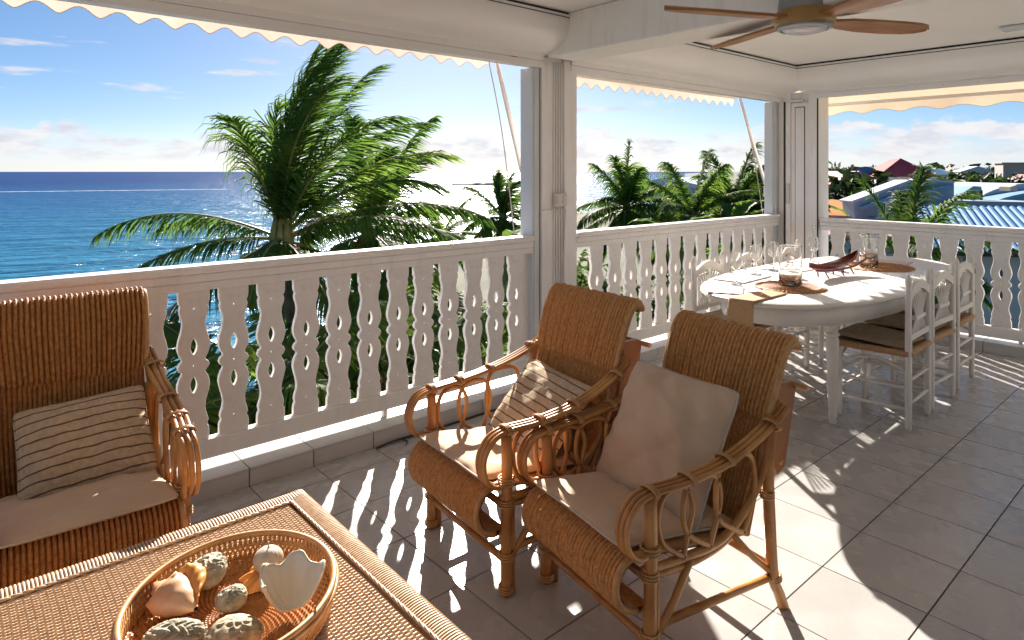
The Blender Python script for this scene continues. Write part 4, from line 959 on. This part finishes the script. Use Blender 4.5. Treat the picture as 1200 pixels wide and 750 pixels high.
# low crowns seen through the railing
low = [(.9, 5.9, -.95, 43, 'small palm crown right against the railing behind the dark wicker armchair'), (2.2, 6.2, -1.0, 44, 'small palm crown right against the railing below the drooping frond'), (3.9, 6.6, -1.0, 45, 'small palm crown right against the railing below the leaning palm'), (5.4, 6.8, -1.2, 46, 'small palm crown right against the ribbed post'), (.05, 6.3, -1.3, 47, 'small palm crown at the seaward end of the railing'), (.25, 6.9, -1.75, 31, 'young palm close below the railing behind the dark wicker armchair'), (1.75, 6.4, -2.0, 39, 'young palm close below the railing left of the tall palm trunk'), (3.3, 6.7, -1.8, 40, 'young palm close below the railing before the tall palm trunk'), (4.9, 6.9, -2.1, 41, 'young palm close below the railing beside the ribbed post'), (1.2, 8.2, -2.3, 42, 'young palm below the railing, seen between boards left of the tall palm'), (2.6, 7.3, -2.9, 32, 'young palm directly beneath the tall palm, seen between the boards'), (4.6, 8.0, -2.0, 33, 'young palm seen between boards in front of the leaning palm'), (6.4, 8.4, -2.4, 34, 'young palm seen between boards near the ribbed post'), (8.6, 8.6, -2.6, 35, 'young palm seen between boards just past the ribbed post'), (11.2, 8.4, -2.5, 36, 'young palm seen between boards of the middle railing'), (13.6, 8.2, -2.3, 37, 'young palm seen between boards near the corner post'), (12.5, 4.4, -3.2, 38, 'young palm below the town railing next to the corner post')]
base = None; bz = 0
for (x, y, z, s_, lab) in low:
    if s_ in (43, 31, 40, 33, 36): base = palm((x, y), z, crown(15, 1.65 if s_ == 43 else 2.2, s_, .1, -35, 62 if s_ == 43 else 75, .62, 1.1, 60), lab, s_, PALM if s_ not in (33, 40) else PALM2, .11, False); bz = z
    else:
        o = copy_tree(base); o.location = (x, y, GZ + z - bz); o.rotation_euler = (0, 0, s_ * 1.3); o['label'] = lab
# ------------------------------------------------------------------ leafy trees and bushes
def leaf_crown(rx, ry, rz, nclump, nleaf, ls, seed):
    rg = random.Random(seed); mb = MB()
    for c in range(nclump):
        d = Vector((rg.gauss(0, 1), rg.gauss(0, 1), rg.gauss(.25, .8))).normalized(); k = rg.uniform(.55, 1.0); cc = Vector((d.x * rx * k, d.y * ry * k, d.z * rz * k)); cr_ = rg.uniform(.22, .36) * min(rx, rz)
        for _ in range(nleaf):
            v = Vector((rg.gauss(0, 1), rg.gauss(0, 1), rg.gauss(0, 1))).normalized() * cr_ * rg.uniform(.5, 1.05); p = cc + v
            n = (v.normalized() + Vector((rg.gauss(0, .5), rg.gauss(0, .5), rg.gauss(.3, .5)))).normalized(); u = n.orthogonal().normalized(); a = rg.uniform(0, TAU); w_ = n.cross(u); u2 = u * math.cos(a) + w_ * math.sin(a); w2 = n.cross(u2); s_ = ls * rg.uniform(.6, 1.3); i = len(mb.v)
            mb.v += [tuple(p - u2 * s_), tuple(p + w2 * s_ * .45), tuple(p + u2 * s_ - n * s_ * .2), tuple(p - w2 * s_ * .45)]; mb.f.append((i, i + 1, i + 2, i + 3))
    return mb
def tree_mesh(h, rx, rz, seed, nclump=34, nleaf=60, ls=.22):
    rg = random.Random(seed); t = MB(); t.tube(catmull([(0, 0, 0), (.1, .05, h * .3), (0, 0, h * .6)], 4), [.035 * h * (1 - i / 12) + .02 * h for i in range(9)], 8)
    for k in range(6):
        a = rg.uniform(0, TAU); t.tube(catmull([(0, 0, h * rg.uniform(.3, .55)), (rx * .35 * math.cos(a), rx * .35 * math.sin(a), h * .65), (rx * .65 * math.cos(a), rx * .65 * math.sin(a), h * .8)], 3), [.02 * h * (1 - i / 8) + .004 * h for i in range(7)], 6)
    return t, leaf_crown(rx, rx, rz, nclump, nleaf, ls, seed)
def tree(loc, h, rx, rz, seed, m, label, cat='tree', name='broadleaf_tree', group='trees beyond the railing', **k):
    e = empty(name, (loc[0], loc[1], loc[2] if len(loc) > 2 else GZ), rnd.uniform(0, 6), label, cat, group); t, c = tree_mesh(h, rx, rz, seed, **k)
    t.build('trunk', BARK, e, True); c.build('crown', m, e, False, (0, 0, h - rz)); return e
gs = [((.2, 9.5), 5.2, 1.8, 1.6, LEAF, 'green bush left of the tall palm, seen between the railing boards'), ((4.0, 11.2), 5.4, 1.9, 1.6, LEAFD, 'dark bush between tall and leaning palms, seen between boards'), ((7.6, 11.0), 6.0, 1.9, 1.7, LEAF, 'green bush near the ribbed post, seen between the railing boards'), ((12.4, 11.2), 5.6, 2.0, 1.8, LEAF, 'green bush seen between boards in front of the upright palm'), ((11.6, 18.6), 6.4, 2.4, 2.2, LEAF, 'green tree beneath the windswept palm beside the post'), ((24.0, 14.5), 7.2, 2.4, 2.2, LEAFD, 'dark tree behind the palm clump on the water side'), ((17.8, 18.2), 6.6, 2.2, 2.2, LEAF, 'green tree between windswept and upright palms'), ((2.4, 13.5), 4.2, 2.3, 1.7, LEAF, 'green bush under the tall palm, seen between the railing boards'), ((5.6, 13.0), 4.6, 2.4, 1.8, LEAFD, 'dark bush behind the leaning palm, seen between the railing boards'), ((9.2, 14.2), 5.0, 2.6, 2.0, LEAF, 'green bush below the breakwater palm'), ((12.6, 15.0), 5.6, 2.6, 2.2, LEAFD, 'dark bush below the sea-side windswept palm'), ((16.5, 14.6), 6.2, 2.6, 2.3, LEAF, 'green tree filling the gap beneath the upright palm'), ((19.3, 10.0), 7.2, 2.4, 2.4, LEAF, 'full green tree inside the palm clump'), ((22.8, 10.6), 7.6, 2.0, 2.4, LEAFD, 'dark tree behind the palm clump next to the corner post'), ((16.2, 9.2), 5.6, 2.2, 2.0, LEAFD, 'dark bush in front of the palm clump, seen between boards'), ((10.0, 10.8), 4.6, 2.2, 1.8, LEAFD, 'dark bush seen between boards right of the ribbed post'), ((14.8, 2.6), 4.6, 1.9, 1.6, LEAF, 'green bush below the town railing'), ((17.5, 5.2), 4.8, 2.1, 1.7, LEAFD, 'dark bush before the blue roof, seen between boards')]
for i, (p, h, rx, rz, m, lab) in enumerate(gs): tree(p, h, rx, rz, 200 + i, m, lab, 'bush' if h < 5.3 else 'tree', 'leafy_bush' if h < 5.3 else 'broadleaf_tree', nclump=30, nleaf=55, ls=.17)
# banana plant with paddle leaves
def banana(loc, z, seed, label):
    rg = random.Random(seed); e = empty('banana_plant', (loc[0], loc[1], GZ), 0, label, 'plant', 'banana plants by the corner post')
    MB().tube([(0, 0, 0), (0, 0, z - GZ)], [.16, .09], 10).build('stem', RACHIS, e, True)
    for k in range(9):
        az = k * 2.4 + rg.uniform(-.3, .3); a0 = R(rg.uniform(35, 75)); d = Vector((math.cos(a0) * math.cos(az), math.cos(a0) * math.sin(az), math.sin(a0))); p = Vector((0, 0, 0)); P = []; L_ = rg.uniform(1.5, 2.1)
        for i in range(15):
            s_ = i / 14; side = d.cross(Vector((0, 0, 1))).normalized(); up = side.cross(d); w_ = .27 * math.sin(math.pi * min(1, max(0, (s_ - .12) / .9))) ** .6 if s_ > .12 else .01
            P.append([tuple(p + side * w_ * q + up * abs(q) * w_ * .25 + Vector((0, 0, .02 * math.sin(i * 2.1 + q)))) for q in (-1, -.6, -.02, .02, .6, 1)])
            d = (d + Vector((0, 0, -.14))).normalized(); p = p + d * L_ / 14
        MB().grid(P).build('leaf', PALM2, e, False, (0, 0, z - GZ))
for (p, z, s_, lab) in (((17.6, 10.2), -.35, 1, 'banana plant with broad leaves before the palm clump'), ((16.4, 11.2), -.9, 2, 'lower banana plant left of the palm clump'), ((20.0, 9.6), -.3, 3, 'banana plant with broad leaves hard by the corner post'), ((14.0, 16.4), -1.2, 4, 'banana plant beside the balcony post, below the windswept palm')): banana(p, z, s_, lab)
# ------------------------------------------------------------------ town
RT = Vector((math.sin(HEAD), -math.cos(HEAD), 0)); FW = Vector((math.cos(HEAD), math.sin(HEAD), 0))
def pt(px, d): v = FW * d + RT * ((px - 600) / 762.458 * d); return (v.x, v.y)      # a bearing turned into a place on the ground
def wallm(n, c): return mat(n, c, tuple(v * .9 for v in c), .7, 1.2, 4)
PW, BWL, CW = wallm('pale_wall', (.62, .60, .55)), wallm('pale_blue_wall', (.28, .37, .43)), wallm('cream_wall', (.60, .50, .38))
RBL = mat('blue_sheet_roof', (0.07, 0.17, 0.33), (0.09, 0.20, 0.37), .75, .5, 4, spec=.12); RRED = mat('red_roof', (0.36, 0.06, 0.07), (0.42, 0.085, 0.09), .75, .5, 4, spec=.12); ROR = mat('orange_roof', (0.5, 0.2, 0.05), (0.56, 0.25, 0.08), .75, .5, 4, spec=.12); RPK = mat('pink_roof', (0.42, 0.24, 0.24), (0.48, 0.29, 0.28), .75, .5, 4, spec=.12); RGY = mat('grey_roof', (0.3, 0.32, 0.35), (0.4, 0.42, 0.45), .75, .5, 4, spec=.12); RWH = mat('white_roof', (0.42, 0.48, 0.53), (0.5, 0.55, 0.58), .75, .5, 4, spec=.12); RLB = mat('light_blue_roof', (0.17, 0.3, 0.42), (0.22, 0.36, 0.47), .75, .5, 4, spec=.12); RTQ = mat('terracotta_roof', (0.36, 0.12, 0.06), (0.42, 0.16, 0.08), .75, .5, 4, spec=.12)
PANE = mat('dark_window', (.03, .045, .06), None, .15); LILAC = wallm('lilac_wall', (.40, .38, .55)); TAN = wallm('tan_wall', (.42, .36, .30))
def house(loc, rz, w_, d_, h, rh, wm, rm, label, z0=GZ, kind='gable', group='houses of the town', win=True):
    e = empty('house', (loc[0], loc[1], z0), rz, label, 'house', group)
    MB().box((-w_ / 2, -d_ / 2, 0), (w_ / 2, d_ / 2, h)).build('wall', wm, e)
    ov = .4; W, D = w_ / 2 + ov, d_ / 2 + ov
    mb = MB()
    if kind == 'gable': mb.prism([(-D, h - .25), (D, h - .25), (D, h + .02), (0, h + rh), (-D, h + .02)], -W, W, 'x')
    elif kind == 'hip':
        mb.v += [(-W, -D, h + .01), (W, -D, h + .01), (W, D, h + .01), (-W, D, h + .01), (-W + D * .8, 0, h + rh), (W - D * .8, 0, h + rh)]; mb.f += [(0, 1, 5, 4), (1, 2, 5), (2, 3, 4, 5), (3, 0, 4), (3, 2, 1, 0)]
    elif kind == 'flat': mb.box((-W, -D, h + .01), (W, D, h + .25))
    else: mb.prism([(-D, h - .1)] + [(-D + 2 * D * k / 12, h + .02 + rh * math.sin(math.pi * k / 12)) for k in range(13)] + [(D, h - .1)], -W, W, 'x')
    mb.build('roof', rm, e)
    if win:
        n = max(2, int(w_ / 2.6))
        for s_ in (-1, 1):
            for k in range(n):
                x = -w_ / 2 + w_ * (k + .5) / n
                wd = MB().box((x - .5, s_ * d_ / 2, h * .42), (x + .5, s_ * (d_ / 2 + .05), h * .8)).build('window', PW, e); MB().box((x - .42, s_ * (d_ / 2 + .051), h * .45), (x + .42, s_ * (d_ / 2 + .07), h * .77)).build('pane', PANE, wd)
        for s_ in (-1, 1):
            wd = MB().box((s_ * w_ / 2, -.5, h * .42), (s_ * (w_ / 2 + .05), .5, h * .8)).build('window', PW, e); MB().box((s_ * (w_ / 2 + .051), -.42, h * .45), (s_ * (w_ / 2 + .07), .42, h * .77)).build('pane', PANE, wd)
    return e
# ---- the big blue corrugated hall in front
hall = empty('blue_hall', (0, 0, 0), 0, 'large hall with blue corrugated roof just beyond the town railing', 'building')
def corrugated(A, B, C, D_, name, m, parent, pitch=.30, amp=.05, per=6):
    """A,B near edge ends, D_,C far edge ends; ribs run from near to far"""
    A, B, C, D_ = map(Vector, (A, B, C, D_)); n = int((B - A).length / pitch) * per; nr = (B - A).cross(D_ - A).normalized(); P = []
    for i in range(n + 1):
        t = i / n; h = amp * (1 if (i % per) < per / 2 else -1); P.append([tuple(A.lerp(B, t) + nr * h), tuple(D_.lerp(C, t) + nr * h)])
    return MB().grid(P).build(name, m, parent, False)
nA, nB = pt(1075, 25.5), pt(1420, 23.5); fA, fB = pt(1055, 37), pt(1330, 35)
corrugated((*nA, -1.58), (*nB, -1.58), (*fB, -.50), (*fA, -.50), 'corrugated_roof', RBL, hall)
def quadwall(a, b, z0, z1, t, nm, m, par):
    a, b = Vector((*a, 0)), Vector((*b, 0)); d = (b - a).normalized(); n = Vector((-d.y, d.x, 0)) * t; mb = MB(); i = 0
    mb.v = [tuple(v + Vector((0, 0, z))) for z in (z0, z1) for v in (a, b, b + n, a + n)]; mb.f = [(0, 3, 2, 1), (4, 5, 6, 7), (0, 1, 5, 4), (1, 2, 6, 5), (2, 3, 7, 6), (3, 0, 4, 7)]; return mb.build(nm, m, par)
for q in range(9):
    a = Vector(nA).lerp(Vector(nB), q / 9) + Vector((.4, .1)); b = Vector(nA).lerp(Vector(nB), (q + .5) / 9) + Vector((.4, .1))
    quadwall(a, b, GZ, -1.75, .3, 'wall', PW, hall)
quadwall(Vector(nA) + Vector((.9, .2)), Vector(nB) + Vector((.9, .2)), GZ, -1.8, .3, 'wall_backing', BWL, hall)
quadwall(nA, nB, -1.80, -1.64, -.15, 'gutter', BLACK, hall)
# parapet building behind: sloping pale blue gable with flat top
def slab(pts, d, nm, m, par, th=8.0):
    v0 = [Vector((*pt(px, d), 1.45 - (py - 201) / 762.458 * d)) for px, py in pts]; back = FW * th; n = len(v0); mb = MB(); mb.v = [tuple(v) for v in v0] + [tuple(v + back) for v in v0]
    mb.f = [tuple(range(n)), tuple(range(n, 2 * n))[::-1]] + [(k, n + k, n + (k + 1) % n, (k + 1) % n) for k in range(n)]; return mb.build(nm, m, par)
pb = empty('parapet_building', (*pt(1060, 40), GZ), 0, 'pale blue building with a long sloping parapet behind the blue hall', 'building'); pb.location = (0, 0, 0)
slab([(1000, 236), (1010, 340), (1118, 340), (1118, 213), (1095, 211.5), (1066, 212)], 41, 'wall', BWL, pb, 1.4)
slab([(998, 235.5), (1000, 237.5), (1066, 214), (1095, 213.4), (1119, 214.6), (1119, 212.2), (1095, 210.6), (1066, 211)], 40.9, 'coping', RWH, pb, 1.6)
slab([(1008, 243), (1060, 224), (1118, 216), (1118, 220), (1064, 229), (1012, 246)], 40.6, 'roof_band', RLB, pb, .25)
slab([(1118, 241), (1260, 246), (1260, 238), (1118, 235)], 40, 'ledge', BWL, pb, 4)
sk = empty('skylight_shed', (0, 0, 0), 0, 'small shed dormer with blue glass slope and timber side', 'building')
slab([(1119, 232), (1141, 218), (1150, 218.5), (1151, 224), (1130, 233)], 43, 'glass_slope', RLB, sk, 3); slab([(1132, 233.5), (1150.5, 224), (1150.5, 233.5)], 42.8, 'timber_side', mat('timber', (.35, .21, .10), (.45, .28, .14), .7, 2), sk, .15); slab([(1150.3, 223), (1151.8, 223), (1151.8, 234), (1150.3, 234)], 42.7, 'post', BLACK, sk, .15); slab([(1118, 232), (1130.5, 233.2), (1130.5, 234.2), (1118, 233)], 42.7, 'sill', BLACK, sk, .2)
bv = empty('barrel_roof_hall', (0, 0, 0), 0, 'hall with overlapping pale curved metal roofs beside the skylight shed', 'building')
def arc(x0, x1, y0, ypk, yb, d, nm, m, th): slab([(x0 + (x1 - x0) * k / 14, y0 - (y0 - ypk) * math.sin(math.pi * k / 14) ** .8) for k in range(15)] + [(x1, yb), (x0, yb)], d, nm, m, bv, th)
arc(1148, 1260, 231, 215, 245, 46, 'curved_roof', RWH, 9); arc(1165, 1330, 236, 222, 250, 44, 'curved_roof', RLB, 7); slab([(1184, 219), (1192, 216.5), (1193, 223), (1184, 224)], 43.5, 'dormer', TAN, bv, 1)
MB().tube([(*pt(1106, 30), -5), (*pt(1106, 30), -.1), (*pt(1108, 29.5), .05)], .07, 8).build('tmp', BLACK).name = 'flue_pipe'
tag(bpy.data.objects['flue_pipe'], 'thin black pipe sticking up through the blue roof', 'pipe')
# ---- mid-distance houses (bearing, distance, ...)
hs = [(985, 62, 40, 9, 7, 7.6, 1.9, PW, RPK, 'gable', 'pink gabled house behind the round dark tree'), (968, 47, 10, 9, 7, 6.6, .8, CW, ROR, 'hip', 'house with a bright orange roof beside the corner post'), (972, 38, 30, 8, 6, 5.9, .2, PW, RPK, 'flat', 'low house with flat pink roof nearest the corner post'), (985, 30, 20, 6, 5, 4.9, .2, BWL, RLB, 'flat', 'low blue flat-roofed annex beside the parapet building'), (1050, 165, 35, 17, 13, 9.5, 4.6, PW, RRED, 'hip', 'big house with a dark red roof on the rise'), (1018, 175, 15, 16, 9, 9.0, 3, RWH, RBL, 'barrel', 'blue and white barrel-roofed shed left of the red roof'), (1048, 120, 38, 20, 9, 6.2, 1.4, PW, RLB, 'gable', 'long house with pale blue roof below the red one'), (1153, 118, 25, 7, 6, 8.9, .3, LILAC, RWH, 'flat', 'small lilac box-shaped house among trees'), (1186, 175, 30, 6, 6, 13.5, .2, TAN, TAN, 'flat', 'square tan tower on the skyline'), (1198, 185, 30, 12, 9, 10.2, 1.5, PW, RLB, 'hip', 'pale house with blue roof beside the tan tower'), (1080, 140, 30, 12, 8, 7.6, 1.6, PW, RGY, 'gable', 'grey-roofed house right of the long pale blue one'), (1100, 215, 10, 15, 9, 9.8, 2, PW, RLB, 'hip', 'wide pale house with hipped blue roof on the slope'), (1175, 90, 15, 12, 9, 6.8, 1.2, PW, RLB, 'hip', 'blue-roofed bungalow beyond the barrel-roofed hall'), (1035, 230, 50, 18, 9, 9, 2.4, CW, RGY, 'gable', 'long grey-roofed house near the red roof on the rise'), (962, 90, 20, 9, 7, 7.0, 1.6, CW, RTQ, 'gable', 'terracotta-roofed house peeping past the corner post'), (1140, 250, 25, 16, 10, 11.0, 2, PW, RWH, 'gable', 'white-roofed house high on the slope'), (1000, 260, 25, 18, 9, 8, 2, CW, RTQ, 'hip', 'far terracotta-roofed house on the slope'), (1075, 300, 5, 22, 10, 12, 2, PW, RBL, 'hip', 'far blue-roofed house right of the red roof'), (1215, 130, 40, 12, 8, 8, 2, PW, RPK, 'gable', 'pink-roofed house at the edge of town'), (1240, 75, 10, 12, 8, 6, 2, CW, RTQ, 'gable', 'terracotta-roofed bungalow beside the barrel-roofed hall')]
for (px, d, rz, w_, dp, h, rh, wm, rm, kd, lab) in hs: house(pt(px, d), R(rz), w_, dp, h * (.86 if d > 80 else 1), rh, wm, rm, lab, kind=kd)
wf = house(pt(800, 92), R(20), 17, 9, 7.6, 1.1, BWL, RWH, 'white-roofed waterside pavilion glimpsed between the palms', kind='gable', group=None); house(pt(792, 84), R(20), 15, 6, 5.4, .5, BWL, RLB, 'low blue waterside shed in front of the white pavilion', kind='flat', group=None)
# ---- trees among the houses: three shapes, each tree an object
protos = []
for k, (m, rz_) in enumerate(((LEAFD, 1.0), (LEAF, .8), (LEAFD, .7))):
    t, c = tree_mesh(5.5, 3.0, 3.0 * rz_, 300 + k, 26, 42, .42); protos.append((t.mesh('trunk', BARK, True), c.mesh('crown', m, False), 5.5 - 3 * rz_))
def town_tree(px, d, s_, k, label, m=None, z=GZ):
    e = empty('town_tree', (*pt(px, d), z), rnd.uniform(0, 6), label, 'tree', 'trees among the houses of the town'); e.scale = (s_,) * 3; a, b, zc = protos[k]
    link('trunk', a, e); b2 = b
    if m: b2 = b.copy(); b2.materials[0] = m
    link('crown', b2, e, (0, 0, zc)); return e
town_tree(1006, 52, 1.72, 0, 'round dark tree between the pink gable and the parapet building'); town_tree(1013, 43.5, .98, 1, 'bright lime green tree at the low end of the sloping parapet', LIME).scale = (.55, .55, 1.42); town_tree(978, 27, .62, 0, 'small dark tree growing beside the blue annex')
rg = random.Random(77); n_ = 0
for i in range(120):
    d = 62 + 330 * rg.random() ** 1.4; px = rg.uniform(945, 1330)
    if 940 < px < 1010 and d < 75: continue
    x_, y_ = pt(px, d); j = min(range(len(hs)), key=lambda q: (pt(hs[q][0], hs[q][1])[0] - x_) ** 2 + (pt(hs[q][0], hs[q][1])[1] - y_) ** 2)
    town_tree(px, d, rg.uniform(1.15, 1.65) * (.95 + d / 1600), i % 3, ('dark round', 'light green', 'dark spreading')[i % 3] + ' tree near the ' + ' '.join(hs[j][10].split()[:9]))
for i in range(16): town_tree(rg.uniform(770, 900), rg.uniform(70, 260), rg.uniform(.7, 1.1), i % 3, 'green tree on the shore behind the palm clump')
fw = leaf_crown(1, 1, 1, 1, 1, .1, 1); fw = MB(); rg = random.Random(5)
for i in range(900):      # distant wood on the slope reads as one mass
    px = rg.uniform(930, 1340); d = rg.uniform(380, 1500); x, y = pt(px, d); s_ = rg.uniform(5, 10)
    hz = GZ + (0 if d < 1370 else 8)
    for _ in range(14):
        p = Vector((x + rg.gauss(0, s_ * .6), y + rg.gauss(0, s_ * .6), hz + abs(rg.gauss(s_ * .6, s_ * .35)))); q = len(fw.v); u = Vector((rg.gauss(0, 1), rg.gauss(0, 1), rg.gauss(0, 1))).normalized() * s_ * .38; w_ = u.orthogonal().normalized() * s_ * .3
        fw.v += [tuple(p - u), tuple(p + w_), tuple(p + u), tuple(p - w_)]; fw.f.append((q, q + 1, q + 2, q + 3))
tag(fw.build('far_woodland', LEAFD), 'distant dark green woodland covering the slope behind the town', 'woodland', None, 'stuff')
